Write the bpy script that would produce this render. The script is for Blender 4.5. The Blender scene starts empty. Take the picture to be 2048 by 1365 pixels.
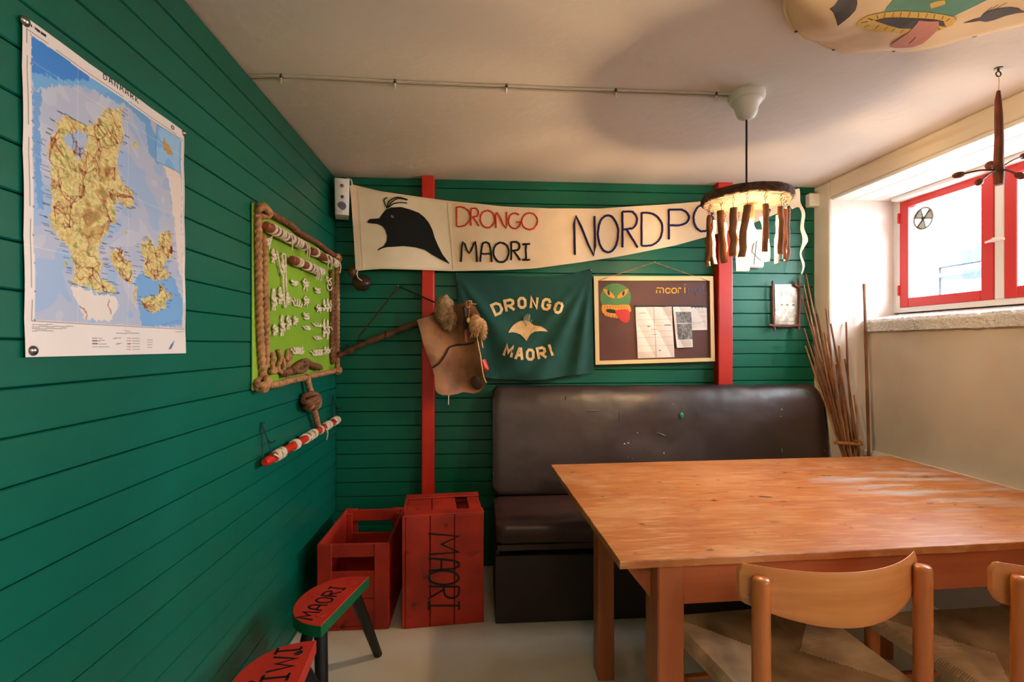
import bpy, bmesh, math, random
import numpy as np
from mathutils import Vector, Matrix, noise
from mathutils.geometry import delaunay_2d_cdt

random.seed(7)
PI = math.pi
sc = bpy.context.scene
COL = sc.collection

# ------------------------------------------------------------------ camera
EYE = 1.30                     # eye height
FPX = 1000.0                   # focal length in pixels of the 2048 px wide frame
HOR = 690.0                    # horizon row
YAW = math.atan(69.0 / FPX)    # camera turned a little to the right of the room axis
cam = bpy.data.cameras.new('camera')
cam.sensor_width = 36.0
cam.lens = FPX * 36.0 / 2048.0
cam.shift_y = (HOR - 682.5) / 2048.0
cam.clip_start = 0.02
co = bpy.data.objects.new('camera', cam)
COL.objects.link(co)
co.location = (0, 0, EYE)
co.rotation_euler = (PI / 2, 0, -YAW)
sc.camera = co

# ------------------------------------------------------------------ world, exposure
SKY_STRENGTH = 19.0
w = bpy.data.worlds.new('overcast_sky')
sc.world = w
w.use_nodes = True
bg = w.node_tree.nodes['Background']
bg.inputs[0].default_value = (0.78, 0.88, 1.0, 1)
bg.inputs[1].default_value = SKY_STRENGTH
sc.view_settings.view_transform = 'Standard'
sc.view_settings.look = 'None'
sc.view_settings.exposure = 1.25
sc.view_settings.gamma = 1.0
sc.view_settings.use_curve_mapping = False
BULB = 340.0          # emission of the pendant's bulb
REAR_LAMP = 21.0      # emission of the globe lamp in the rear of the room
sc.cycles.max_bounces = 6
sc.cycles.diffuse_bounces = 5
sc.cycles.glossy_bounces = 3
sc.cycles.use_adaptive_sampling = True
sc.cycles.adaptive_threshold = 0.08
sc.cycles.adaptive_min_samples = 16
sc.cycles.transparent_max_bounces = 12
sc.cycles.sample_clamp_indirect = 6.0
sc.cycles.caustics_reflective = False
sc.cycles.caustics_refractive = False

# ------------------------------------------------------------------ measuring: photograph pixel -> point on a plane of the room
_s, _c = math.sin(YAW), math.cos(YAW)
def ray(px, py):
    u = (px - 1024.0) / FPX
    v = (HOR - py) / FPX
    return Vector((_s + u * _c, _c - u * _s, v))
def onX(px, py, X):
    d = ray(px, py); k = X / d.x
    return Vector((X, d.y * k, EYE + d.z * k))
def onY(px, py, Y):
    d = ray(px, py); k = Y / d.y
    return Vector((d.x * k, Y, EYE + d.z * k))
def onZ(px, py, Z):
    d = ray(px, py); k = (Z - EYE) / d.z
    return Vector((d.x * k, d.y * k, Z))

# ------------------------------------------------------------------ materials
def lin(c):
    out = []
    for v in c[:3]:
        v = v / 255.0
        out.append(v / 12.92 if v <= 0.04045 else ((v + 0.055) / 1.055) ** 2.4)
    return (*out, 1.0)

MATS = {}
def M(name, c, rough=.5, metal=0.0, c2=None, ns=8.0, st=(1, 1, 1), lo=.35, hi=.65, detail=2.0,
      bump=0.0, bs=60.0, bst=(1, 1, 1), bdist=.002, specks=(), attr=None, coat=0.0, emit=None, es=0.0,
      sheen=0.0, spec=.5, rvar=0.0, sss=0.0):
    if name in MATS:
        return MATS[name]
    m = bpy.data.materials.new(name)
    MATS[name] = m
    m.use_nodes = True
    nt = m.node_tree
    N, L = nt.nodes, nt.links
    b = N['Principled BSDF']
    b.inputs['Roughness'].default_value = rough
    b.inputs['Metallic'].default_value = metal
    b.inputs['Specular IOR Level'].default_value = spec
    b.inputs['Coat Weight'].default_value = coat
    b.inputs['Coat Roughness'].default_value = .25
    b.inputs['Sheen Weight'].default_value = sheen
    tc = N.new('ShaderNodeTexCoord')
    def noise_node(scale, stretch, det=4.0):
        mp = N.new('ShaderNodeMapping'); mp.inputs['Scale'].default_value = stretch
        L.new(tc.outputs['Object'], mp.inputs['Vector'])
        n = N.new('ShaderNodeTexNoise'); n.inputs['Scale'].default_value = scale
        n.inputs['Detail'].default_value = det
        L.new(mp.outputs[0], n.inputs['Vector'])
        return n
    col = None
    if attr:
        a = N.new('ShaderNodeAttribute'); a.attribute_name = attr
        col = a.outputs['Color']
    elif c2 is not None:
        n = noise_node(ns, st, detail)
        r = N.new('ShaderNodeMapRange')
        r.inputs['From Min'].default_value = lo; r.inputs['From Max'].default_value = hi
        L.new(n.outputs[0], r.inputs['Value'])
        mx = N.new('ShaderNodeMix'); mx.data_type = 'RGBA'
        mx.inputs['A'].default_value = lin(c); mx.inputs['B'].default_value = lin(c2)
        L.new(r.outputs[0], mx.inputs['Factor'])
        col = mx.outputs['Result']
        if rvar:
            rr = N.new('ShaderNodeMapRange')
            rr.inputs['To Min'].default_value = rough; rr.inputs['To Max'].default_value = rough + rvar
            L.new(r.outputs[0], rr.inputs['Value'])
            L.new(rr.outputs[0], b.inputs['Roughness'])
    for sp_ in specks:
        (sc_, scl, lo_, hi_, stt) = sp_[:5]
        n = noise_node(scl, stt, sp_[5] if len(sp_) > 5 else 1.5)
        r = N.new('ShaderNodeMapRange')
        r.inputs['From Min'].default_value = lo_; r.inputs['From Max'].default_value = hi_
        L.new(n.outputs[0], r.inputs['Value'])
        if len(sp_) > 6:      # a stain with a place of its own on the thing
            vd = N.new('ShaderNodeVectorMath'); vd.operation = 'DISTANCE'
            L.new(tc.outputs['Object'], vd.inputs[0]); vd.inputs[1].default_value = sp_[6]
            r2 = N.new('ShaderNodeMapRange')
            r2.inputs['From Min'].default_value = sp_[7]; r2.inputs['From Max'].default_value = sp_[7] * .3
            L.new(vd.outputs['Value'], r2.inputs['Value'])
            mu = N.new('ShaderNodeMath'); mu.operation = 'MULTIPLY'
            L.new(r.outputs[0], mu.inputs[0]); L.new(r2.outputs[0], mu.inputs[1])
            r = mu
        mx = N.new('ShaderNodeMix'); mx.data_type = 'RGBA'
        if col is None:
            mx.inputs['A'].default_value = lin(c)
        else:
            L.new(col, mx.inputs['A'])
        mx.inputs['B'].default_value = lin(sc_)
        L.new(r.outputs[0], mx.inputs['Factor'])
        col = mx.outputs['Result']
    if col is None:
        b.inputs['Base Color'].default_value = lin(c)
    else:
        L.new(col, b.inputs['Base Color'])
    if bump:
        n = noise_node(bs, bst, 2.0)
        bp = N.new('ShaderNodeBump'); bp.inputs['Strength'].default_value = bump
        bp.inputs['Distance'].default_value = bdist
        L.new(n.outputs[0], bp.inputs['Height'])
        L.new(bp.outputs[0], b.inputs['Normal'])
    if emit:
        b.inputs['Emission Color'].default_value = lin(emit)
        b.inputs['Emission Strength'].default_value = es
    return m

green = M('green_gloss_paint', (0, 88, 68), .38, c2=(0, 95, 75), ns=3, bump=.25, bs=35, bst=(1, 1, 1), bdist=.0015, spec=.4)
green_back = M('green_gloss_paint_back', (2, 104, 80), .4, c2=(0, 96, 74), ns=3, bump=.2, bs=30, bdist=.0015, spec=.4)
groove = M('board_backing', (0, 60, 46), .8)
plaster = M('white_plaster', (226, 220, 212), .85, c2=(216, 208, 198), ns=2.5, bump=.55, bs=9, bdist=.012)
ceiling_m = M('ceiling_plaster', (232, 222, 217), .85, c2=(224, 214, 207), ns=1.6, bump=.35, bs=22, bdist=.006)
render_m = M('rough_sill_render', (236, 236, 236), .9, bump=1.0, bs=70, bdist=.02)
lintel_m = M('painted_lintel', (226, 214, 196), .7, c2=(206, 188, 164), ns=5, st=(.4, .25, 3), lo=.55, hi=.72, bump=.3, bs=20, bst=(1, .15, 3), bdist=.003)
floor_m = M('grey_floor_paint', (230, 226, 218), .5, c2=(218, 213, 204), ns=2, bump=.1, bs=8, bdist=.004)
red_post = M('red_post_paint', (206, 42, 24), .42, c2=(192, 36, 22), ns=5)
red_win = M('red_window_paint', (206, 48, 44), .4)
white_paint = M('white_paint', (232, 230, 226), .5)
white_plastic = M('white_plastic', (232, 230, 224), .4)
grey_plastic = M('grey_plastic', (120, 120, 136), .4)
black = M('black_paint', (8, 8, 9), .55)
black_cord = M('black_cord', (10, 10, 10), .6)
steel = M('brushed_steel', (150, 146, 138), .3, metal=1.0)
dark_steel = M('dull_steel', (84, 78, 70), .4, metal=1.0)
rope_m = M('hemp_rope', (190, 134, 84), .85, c2=(150, 98, 58), ns=60, bump=.4, bs=260, bdist=.002)
rope_dark = M('brown_rope', (136, 84, 46), .85, c2=(106, 62, 34), ns=60, bump=.4, bs=260, bdist=.002)
cord_m = M('white_cord', (232, 214, 184), .85, c2=(208, 184, 148), ns=80)
lime = M('lime_green_board', (142, 176, 40), .5, c2=(132, 166, 38), ns=4)
dowel_m = M('reddish_dowel', (150, 72, 44), .5, c2=(124, 56, 34), ns=30)
red_stick_m = M('red_dowel_paint', (206, 40, 22), .4)
canvas = M('cream_canvas', (236, 212, 180), .85, c2=(226, 200, 166), ns=6, bump=.25, bs=420, bdist=.0008)
canvas2 = M('pale_canvas', (240, 224, 198), .85, c2=(232, 214, 184), ns=6, bump=.25, bs=420, bdist=.0008)
black_cloth = M('black_felt', (6, 6, 8), .9)
red_yarn = M('red_yarn', (206, 42, 22), .9)
navy_yarn = M('navy_yarn', (18, 24, 92), .9)
flag_m = M('dark_green_cloth', (8, 74, 62), .85, c2=(8, 66, 56), ns=14, bump=.2, bs=500, bdist=.0006, sheen=.15)
letter_m = M('cream_felt', (240, 200, 142), .85, c2=(226, 180, 122), ns=50)
leather_m = M('tan_leather', (156, 106, 68), .75, c2=(104, 66, 40), ns=6, lo=.42, hi=.7, detail=4, bump=.6, bs=16, bdist=.01)  # darker patches put the hide's shading into its colour
fur_m = M('grey_fur', (168, 136, 100), .95, c2=(136, 106, 74), ns=60)
fur_pale = M('pale_fur', (206, 160, 112), .95, c2=(176, 128, 84), ns=60)
branch_m = M('brown_branch', (112, 66, 38), .6, c2=(74, 40, 24), ns=14, st=(1, 1, 1), bump=.5, bs=40, bdist=.004)
dark_wood = M('dark_brown_wood', (58, 28, 20), .4, c2=(40, 18, 14), ns=18)
board_brown = M('brown_painted_board', (96, 50, 38), .55, c2=(90, 45, 36), ns=3)
cream_frame = M('cream_frame_paint', (240, 208, 148), .45)
yellow_p = M('yellow_paint', (236, 176, 52), .5)
blue_p = M('faded_blue_paint', (92, 100, 146), .6)
orange_p = M('orange_paint', (238, 150, 36), .5)
mgreen_p = M('face_green_paint', (62, 122, 56), .5, c2=(74, 134, 62), ns=14)
red_p = M('tongue_red_paint', (212, 28, 30), .5)
teal_p = M('teal_cloth_paint', (100, 156, 144), .85, c2=(90, 144, 132), ns=9)
ochre_p = M('ochre_cloth_paint', (222, 188, 100), .85)
charcoal_p = M('charcoal_cloth_paint', (70, 66, 72), .85, c2=(86, 82, 88), ns=12)
pink_p = M('pink_cloth_paint', (206, 140, 128), .85)
vinyl = M('brown_vinyl', (42, 28, 27), .36, c2=(52, 35, 33), ns=5, bump=.4, bs=7, bdist=.016, rvar=.12, spec=.8,
          specks=[((214, 210, 200), 34, .765, .78, (1, 1, 1)), ((20, 150, 100), 9, .80, .81, (1.3, 1, 1))])
vinyl_seat = M('brown_vinyl_seat', (66, 40, 36), .34, c2=(54, 32, 29), ns=6, bump=.25, bs=9, bdist=.01)
bench_base_m = M('dark_bench_panel', (38, 22, 18), .5, c2=(30, 17, 14), ns=5)
table_m = M('worn_table_top', (198, 126, 68), .27, c2=(172, 98, 48), ns=2.2, st=(1.0, 2.2, 1), lo=.3, hi=.7, detail=6, rvar=.12,
            bump=.10, bs=14, bst=(1, 9, 1), bdist=.002,
            specks=[((212, 158, 104), 22, .48, .78, (.5, 3.4, 1), 6.0), ((150, 80, 40), 30, .52, .80, (.4, 4, 1), 5.0),
                    ((206, 152, 106), 2.6, .50, .74, (1, 1.6, 1), 8.0), ((74, 46, 34), 13, .68, .73, (1, 2.4, 1), 3.0),
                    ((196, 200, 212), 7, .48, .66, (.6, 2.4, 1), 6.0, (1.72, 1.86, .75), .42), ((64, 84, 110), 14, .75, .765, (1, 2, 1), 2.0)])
table_wood = M('table_leg_wood', (188, 104, 56), .4, c2=(160, 82, 42), ns=5, st=(3, 3, .35), lo=.3, hi=.7, detail=4)
apron_wood = M('table_apron_wood', (192, 106, 60), .4, c2=(164, 82, 44), ns=6, st=(.4, 3, 4), lo=.3, hi=.7, detail=4)
chair_wood = M('beech_chair_wood', (222, 148, 84), .33, c2=(206, 130, 68), ns=7, st=(.5, 2, 8), lo=.3, hi=.7, detail=4, coat=.2)
chair_post_m = M('beech_chair_post', (206, 124, 62), .33, c2=(190, 106, 50), ns=7, st=(6, 6, .5), lo=.3, hi=.7, detail=4, coat=.2)
weave_m = M('paper_cord_weave', (212, 184, 146), .85, c2=(164, 136, 104), ns=9, lo=.3, hi=.7, bump=.3, bs=300, bdist=.001)
crate_m = M('red_crate_paint', (188, 46, 24), .5, c2=(156, 34, 20), ns=6, bump=.3, bs=18, bst=(1, 1, 1), bdist=.003,
            specks=[((84, 20, 14), 14, .66, .78, (1, 1, 1))])
stool_red = M('stool_red_paint', (196, 44, 30), .45, c2=(180, 38, 26), ns=9)
stool_green = M('stool_green_paint', (0, 96, 54), .45)
cane_m = M('brown_cane', (138, 88, 48), .5, c2=(98, 58, 32), ns=10, st=(5, 5, .6))
cane_pale = M('pale_cane', (168, 118, 68), .5, c2=(130, 82, 44), ns=10, st=(5, 5, .6))
bark_m = M('bark', (98, 68, 50), .9, c2=(58, 38, 28), ns=40, bump=1.0, bs=60, bdist=.01)
sap_m = M('pale_sapwood', (214, 176, 128), .7, c2=(186, 142, 96), ns=14)
stick_bark = M('stick_bark', (168, 116, 82), .8, c2=(128, 84, 58), ns=16, bump=.5, bs=50, bdist=.004)
carved_m = M('carved_red_wood', (120, 60, 38), .6, c2=(88, 42, 28), ns=20, bump=.4, bs=60, bdist=.003)
paper_m = M('white_paper', (238, 226, 214), .8)
print_m = M('printed_paper', (255, 255, 255), .7, attr='print')
map_m = M('printed_map_paper', (255, 255, 255), .42, attr='print')
foil_m = M('silver_print', (255, 255, 255), .35, metal=.35, attr='print')
twig_m = M('twig', (112, 62, 48), .6, c2=(84, 42, 32), ns=30)
bulb_m = M('glowing_bulb', (255, 240, 220), .3, emit=(255, 214, 158), es=BULB)
globe_m = M('glowing_globe', (255, 240, 220), .3, emit=(255, 214, 168), es=REAR_LAMP)
ext_ground = M('pale_paving', (150, 150, 146), .9)
ext_grey = M('grey_metal_paint', (52, 60, 70), .7, spec=.1)
glass_dirt = M('smoky_plastic', (112, 112, 100), .5)

def glass_mat():
    m = bpy.data.materials.new('window_glass'); m.use_nodes = True
    nt = m.node_tree; N, L = nt.nodes, nt.links
    N.remove(N['Principled BSDF'])
    t = N.new('ShaderNodeBsdfTransparent'); t.inputs[0].default_value = (.96, .98, .97, 1)
    g = N.new('ShaderNodeBsdfGlossy'); g.inputs['Roughness'].default_value = .04
    mx = N.new('ShaderNodeMixShader'); mx.inputs[0].default_value = .06
    L.new(t.outputs[0], mx.inputs[1]); L.new(g.outputs[0], mx.inputs[2])
    L.new(mx.outputs[0], N['Material Output'].inputs['Surface'])
    return m
glass = glass_mat()

# ------------------------------------------------------------------ mesh helpers
class MB:
    """Collects shapes that make up ONE part."""
    def __init__(s):
        s.v = []; s.f = []
    def add(s, vs, fs):
        o = len(s.v)
        s.v += [tuple(p) for p in vs]
        s.f += [tuple(i + o for i in f) for f in fs]
        return s
    def box(s, lo, hi, mtx=None, cham=0.0):
        x0, y0, z0 = lo; x1, y1, z1 = hi
        if cham <= 0:
            vs = [(x0, y0, z0), (x1, y0, z0), (x1, y1, z0), (x0, y1, z0), (x0, y0, z1), (x1, y0, z1), (x1, y1, z1), (x0, y1, z1)]
            fs = [(0, 3, 2, 1), (4, 5, 6, 7), (0, 1, 5, 4), (1, 2, 6, 5), (2, 3, 7, 6), (3, 0, 4, 7)]
        else:
            bm = bmesh.new()
            bmesh.ops.create_cube(bm, size=1)
            for v in bm.verts:
                v.co = Vector(((v.co.x + .5) * (x1 - x0) + x0, (v.co.y + .5) * (y1 - y0) + y0, (v.co.z + .5) * (z1 - z0) + z0))
            bmesh.ops.bevel(bm, geom=bm.edges[:], offset=cham, segments=2 if cham > .004 else 1, affect='EDGES', profile=.5)
            bm.verts.index_update()
            vs = [v.co.copy() for v in bm.verts]; fs = [tuple(v.index for v in f.verts) for f in bm.faces]
            bm.free()
        if mtx is not None:
            vs = [mtx @ Vector(p) for p in vs]
        return s.add(vs, fs)
    def tube(s, path, r, n=8, closed=False, lobes=0, twist=0.0, amp=.16, flat=1.0):
        P = [Vector(p) for p in path]
        m = len(P)
        R = r if isinstance(r, (list, tuple)) else [r] * m
        vs = []; fs = []
        T = []
        for i in range(m):
            a = P[(i - 1) % m] if (closed or i > 0) else P[0]
            b = P[(i + 1) % m] if (closed or i < m - 1) else P[-1]
            t = (b - a)
            T.append(t.normalized() if t.length > 1e-9 else Vector((0, 0, 1)))
        ref = Vector((0, 0, 1)) if abs(T[0].z) < .9 else Vector((1, 0, 0))
        u = T[0].cross(ref).normalized()
        s_len = 0
        for i in range(m):
            if i: s_len += (P[i] - P[i - 1]).length
            u = (u - T[i] * u.dot(T[i]))
            if u.length < 1e-6: u = T[i].orthogonal()
            u.normalize()
            w_ = T[i].cross(u)
            for k in range(n):
                a = 2 * PI * k / n
                rr = R[i]
                if lobes: rr *= 1 + amp * abs(math.cos(lobes * (a - twist * s_len) / 2)) - amp * .6
                vs.append(P[i] + (u * math.cos(a) + w_ * math.sin(a) * flat) * rr)
        for i in range(m if closed else m - 1):
            j = (i + 1) % m
            for k in range(n):
                k2 = (k + 1) % n
                fs.append((i * n + k, i * n + k2, j * n + k2, j * n + k))
        if not closed:
            fs.append(tuple(range(n - 1, -1, -1)))
            fs.append(tuple((m - 1) * n + k for k in range(n)))
        return s.add(vs, fs)
    def lathe(s, prof, c=(0, 0, 0), n=24, axis='Z', mtx=None, wob=None):
        vs = []; fs = []
        for (r, z) in prof:
            for k in range(n):
                a = 2 * PI * k / n
                rr = r * (wob(a, z) if wob else 1)
                x, y = rr * math.cos(a), rr * math.sin(a)
                p = (x, y, z) if axis == 'Z' else ((z, x, y) if axis == 'X' else (x, z, y))
                vs.append(Vector(p) + Vector(c) if mtx is None else mtx @ Vector(p))
        for i in range(len(prof) - 1):
            for k in range(n):
                k2 = (k + 1) % n
                fs.append((i * n + k, i * n + k2, (i + 1) * n + k2, (i + 1) * n + k))
        if prof[0][0] > 1e-6: fs.append(tuple(range(n - 1, -1, -1)))
        if prof[-1][0] > 1e-6: fs.append(tuple((len(prof) - 1) * n + k for k in range(n)))
        return s.add(vs, fs)
    def prism(s, poly, z0, z1, mtx=None):
        n = len(poly)
        vs = [Vector((x, y, z0)) for x, y in poly] + [Vector((x, y, z1)) for x, y in poly]
        fs = [tuple(range(n - 1, -1, -1)), tuple(range(n, 2 * n))]
        fs += [(i, (i + 1) % n, n + (i + 1) % n, n + i) for i in range(n)]
        if mtx is not None: vs = [mtx @ p for p in vs]
        return s.add(vs, fs)
    def blob(s, c, r, seed=0, amp=.2, freq=2.0, sub=3):
        bm = bmesh.new()
        bmesh.ops.create_icosphere(bm, subdivisions=sub, radius=1)
        vs = []
        for v in bm.verts:
            d = 1 + amp * noise.noise(v.co * freq + Vector((seed * 3.1, seed, -seed)))
            vs.append(Vector((c[0] + v.co.x * r[0] * d, c[1] + v.co.y * r[1] * d, c[2] + v.co.z * r[2] * d)))
        bm.verts.index_update()
        fs = [tuple(v.index for v in f.verts) for f in bm.faces]
        bm.free()
        return s.add(vs, fs)
    def build(s, name, mat, parent=None, smooth=True, label=None, cat=None, group=None, kind=None, auto=35):
        me = bpy.data.meshes.new(name)
        me.from_pydata([tuple(p) for p in s.v], [], s.f)
        me.materials.append(mat)
        bm = bmesh.new(); bm.from_mesh(me)
        bmesh.ops.recalc_face_normals(bm, faces=bm.faces[:])
        if smooth:
            lim = math.radians(auto)
            for f in bm.faces: f.smooth = True
            for e in bm.edges:
                if len(e.link_faces) == 2:
                    e.smooth = e.calc_face_angle(0) < lim
        bm.to_mesh(me); bm.free()
        return link(name, me, parent, label, cat, group, kind)

def tag(o, label=None, cat=None, group=None, kind=None):
    if label: o['label'] = label
    if cat: o['category'] = cat
    if group: o['group'] = group
    if kind: o['kind'] = kind
    return o
def link(name, me, parent=None, label=None, cat=None, group=None, kind=None):
    o = bpy.data.objects.new(name, me)
    COL.objects.link(o)
    if parent is not None:
        o.parent = parent
        base = parent
        while base.parent is not None: base = base.parent
        if base.type == 'EMPTY' and 'world_base' in TMP.get(base.name, ''):
            if parent is base:
                o.matrix_parent_inverse = Matrix.Translation(-base.location)
    tag(o, label, cat, group, kind)
    return o
TMP = {}
def thing(name, loc, label, cat, group=None, rz=0.0, local=False, mtx=None, kind=None):
    """An Empty at the thing's base.  local=True: the parts are given in the thing's own axes."""
    o = bpy.data.objects.new(name, None)
    COL.objects.link(o)
    o.empty_display_size = .05
    if mtx is not None: o.matrix_world = mtx
    else:
        o.location = loc; o.rotation_euler = (0, 0, rz)
    if not local: TMP[o.name] = 'world_base'
    return tag(o, label, cat, group, kind)
def copy_tree(o, parent=None):
    c = o.copy(); COL.objects.link(c); c.parent = parent
    for ch in o.children:
        copy_tree(ch, c)
    return c

def smooth_path(pts, k=6, closed=False):
    """Catmull-Rom through the points."""
    P = [Vector(p) for p in pts]; n = len(P); out = []
    for i in range(n if closed else n - 1):
        if closed: a, b, c, d = P[(i - 1) % n], P[i], P[(i + 1) % n], P[(i + 2) % n]
        else: a, b, c, d = P[max(i - 1, 0)], P[i], P[i + 1], P[min(i + 2, n - 1)]
        for j in range(k):
            t = j / k
            out.append(.5 * ((2 * b) + (c - a) * t + (2 * a - 5 * b + 4 * c - d) * t * t + (3 * b - a - 3 * c + d) * t ** 3))
    if not closed: out.append(P[-1])
    return out

class Surf:
    """A flat or rippled surface of the room; points are (a, b, offset towards the room)."""
    def __init__(s, kind, base, disp=None):
        s.k = kind; s.base = base; s.d = disp or (lambda a, b: 0.0)
    def to2(s, px, py):
        if s.k == 'Y': p = onY(px, py, s.base); return (p.x, p.z)
        if s.k == 'X': p = onX(px, py, s.base); return (p.y, p.z)
        p = onZ(px, py, s.base); return (p.x, p.y)
    def at(s, a, b, o=0.0):
        d = s.d(a, b) + o
        if s.k == 'Y': return Vector((a, s.base - d, b))
        if s.k == 'X': return Vector((s.base + d, a, b))
        return Vector((a, b, s.base - d))
    def px(s, px, py, o=0.0):
        a, b = s.to2(px, py); return s.at(a, b, o)

def fill(S, poly2, off, step, thick=0.0):
    """Filled outline on a surface: triangles that follow its ripples.  thick>0 gives the sheet a back."""
    n = len(poly2)
    xs = [p[0] for p in poly2]; ys = [p[1] for p in poly2]
    vs = []; 
    for i in range(n):
        a = Vector(poly2[i]); b = Vector(poly2[(i + 1) % n])
        m = max(1, int((b - a).length / step))
        for j in range(m): vs.append(a.lerp(b, j / m))
    nb = len(vs)
    P = np.array([(p.x, p.y) for p in vs])
    gx = np.arange(min(xs) + step / 2, max(xs), step); gy = np.arange(min(ys) + step / 2, max(ys), step)
    G = np.array([(x, y) for x in gx for y in gy]) if len(gx) and len(gy) else np.zeros((0, 2))
    if len(G):
        ins = inside(G[:, 0], G[:, 1], P)
        dmin = np.min(np.hypot(G[:, 0][:, None] - P[:, 0][None, :], G[:, 1][:, None] - P[:, 1][None, :]), axis=1)
        for p in G[ins & (dmin > step * .45)]: vs.append(Vector((float(p[0]), float(p[1]))))
    r = delaunay_2d_cdt([Vector((p.x, p.y)) for p in vs], [], [list(range(nb))], 1, 1e-6)
    mb = MB()
    ov, of = r[0], r[2]
    top = [S.at(p.x, p.y, off) for p in ov]
    mb.add(top, [tuple(f) for f in of])
    if thick > 0:
        m = len(ov)
        mb.v += [tuple(S.at(p.x, p.y, off - thick)) for p in ov]
        mb.f += [tuple(i + m for i in reversed(f)) for f in of]
        cnt = {}
        for f in of:
            for i in range(len(f)):
                e = (f[i], f[(i + 1) % len(f)])
                cnt[e] = 1
        for (a, b) in list(cnt):
            if (b, a) not in cnt: mb.f.append((b, a, a + m, b + m))
    return mb

def inside(X, Y, P):
    n = len(P); r = np.zeros(X.shape, bool)
    j = n - 1
    for i in range(n):
        xi, yi = P[i][0], P[i][1]; xj, yj = P[j][0], P[j][1]
        c = ((yi > Y) != (yj > Y))
        if yi != yj:
            r ^= c & (X < (xj - xi) * (Y - yi) / (yj - yi) + xi)
        j = i
    return r

def ribbon(mb, S, line2, wd, off, closed=False, thick=.0012):
    """A flat painted or sewn stroke of width wd along line2 on surface S."""
    P = [Vector(p) for p in line2]
    Q = [P[0]]
    for p in P[1:]:
        if (p - Q[-1]).length > 1e-5: Q.append(p)
    if closed and (Q[0] - Q[-1]).length < 1e-5: Q.pop()
    n = len(Q)
    if n < 2: return
    vs = []; fs = []
    for i in range(n):
        a = Q[(i - 1) % n] if (closed or i) else None
        b = Q[(i + 1) % n] if (closed or i < n - 1) else None
        t1 = (Q[i] - a).normalized() if a is not None else None
        t2 = (b - Q[i]).normalized() if b is not None else None
        if t1 is None: t1 = t2
        if t2 is None: t2 = t1
        n1 = Vector((-t1.y, t1.x)); n2 = Vector((-t2.y, t2.x))
        m = n1 + n2
        m = m.normalized() if m.length > .2 else n1
        k = 1.0 / max(.55, m.dot(n1))
        l = Q[i] + m * wd * .5 * k; r = Q[i] - m * wd * .5 * k
        vs += [S.at(l.x, l.y, off), S.at(r.x, r.y, off), S.at(l.x, l.y, off - thick), S.at(r.x, r.y, off - thick)]
    for i in range(n if closed else n - 1):
        a, b = 4 * i, 4 * ((i + 1) % n)
        fs += [(a, a + 1, b + 1, b), (a + 2, b + 2, b + 3, a + 3), (a, b, b + 2, a + 2), (a + 1, a + 3, b + 3, b + 1)]
    if not closed:
        e = 4 * (n - 1)
        fs += [(0, 2, 3, 1), (e, e + 1, e + 3, e + 2)]
    mb.add(vs, fs)

def arc(cx, cy, rx, ry, a0, a1, n=14):
    return [(cx + rx * math.cos(math.radians(a0 + (a1 - a0) * i / n)), cy + ry * math.sin(math.radians(a0 + (a1 - a0) * i / n))) for i in range(n + 1)]

STROKES = {   # single-line capitals and small letters in a unit box
    'D': [[(0, 0), (0, 1)], [(0, 1)] + arc(.25, .5, .75, .5, 90, -90) + [(0, 0)]],
    'R': [[(0, 0), (0, 1)], [(0, 1)] + arc(.5, .76, .45, .24, 90, -90, 10) + [(0, .5)], [(.25, .5), (1, 0)]],
    'O': [arc(.5, .5, .5, .5, 90, 450, 24)],
    'N': [[(0, 0), (.05, 1), (.95, 0), (1, 1)]],
    'G': [arc(.52, .5, .52, .5, 50, 330, 20) + [(1, .42), (.62, .42)]],
    'M': [[(0, 0), (.12, 1), (.5, .42), (.88, 1), (1, 0)]],
    'A': [[(0, 0), (.2, .85), (.38, 1), (.65, 1), (.85, .8), (1, 0)], [(.1, .42), (.92, .42)]],
    'I': [[(.5, 0), (.5, 1)], [(0, 1), (1, 1)], [(0, 0), (1, 0)]],
    'P': [[(0, 0), (0, 1)], [(0, 1)] + arc(.5, .74, .5, .26, 90, -90, 10) + [(0, .48)]],
    'L': [[(0, 1), (0, 0), (1, .05)]],
    'E': [[(1, 1), (0, 1), (0, 0), (1, 0)], [(0, .5), (.8, .5)]],
    'W': [[(0, 1), (.25, 0), (.5, .75), (.75, 0), (1, 1)]],
    'K': [[(0, 0), (0, 1)], [(1, 1), (0, .45), (1, 0)]],
    'm': [[(0, 0), (0, 1)], [(0, .6)] + arc(.25, .72, .25, .28, 180, 0, 8) + [(.5, 0)], [(.5, .6)] + arc(.75, .72, .25, .28, 180, 0, 8) + [(1, 0)]],
    'a': [arc(.45, .5, .45, .5, 0, 360, 18), [(.95, 1), (.95, 0)]],
    'o': [arc(.5, .5, .5, .5, 90, 450, 20)],
    'r': [[(0, 0), (0, 1)], [(0, .6)] + arc(.45, .6, .45, .4, 180, 30, 8)],
    'i': [[(.5, 0), (.5, 1)]],
    'n': [[(0, 0), (0, 1)], [(0, .55)] + arc(.5, .6, .5, .4, 180, 0, 8) + [(1, 0)]],
    'y': [[(0, 1), (.5, .1)], [(1, 1), (.3, -.5)]],
    't': [[(.2, 1.5), (.2, .2), (.5, 0), (1, .1)], [(-.1, 1), (.9, 1)]],
    '1': [[(.2, .8), (.6, 1), (.6, 0)]], ':': [[(.5, .2), (.5, .3)], [(.5, .7), (.5, .8)]],
    '7': [[(0, 1), (1, 1), (.4, 0)]], '5': [[(1, 1), (.1, 1), (.05, .55)] + arc(.45, .32, .5, .32, 100, -140, 10)], '0': [arc(.5, .5, .5, .5, 90, 450, 16)],
}
oct8 = [(.28, 0), (.72, 0), (1, .22), (1, .78), (.72, 1), (.28, 1), (0, .78), (0, .22), (.28, 0)]
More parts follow.
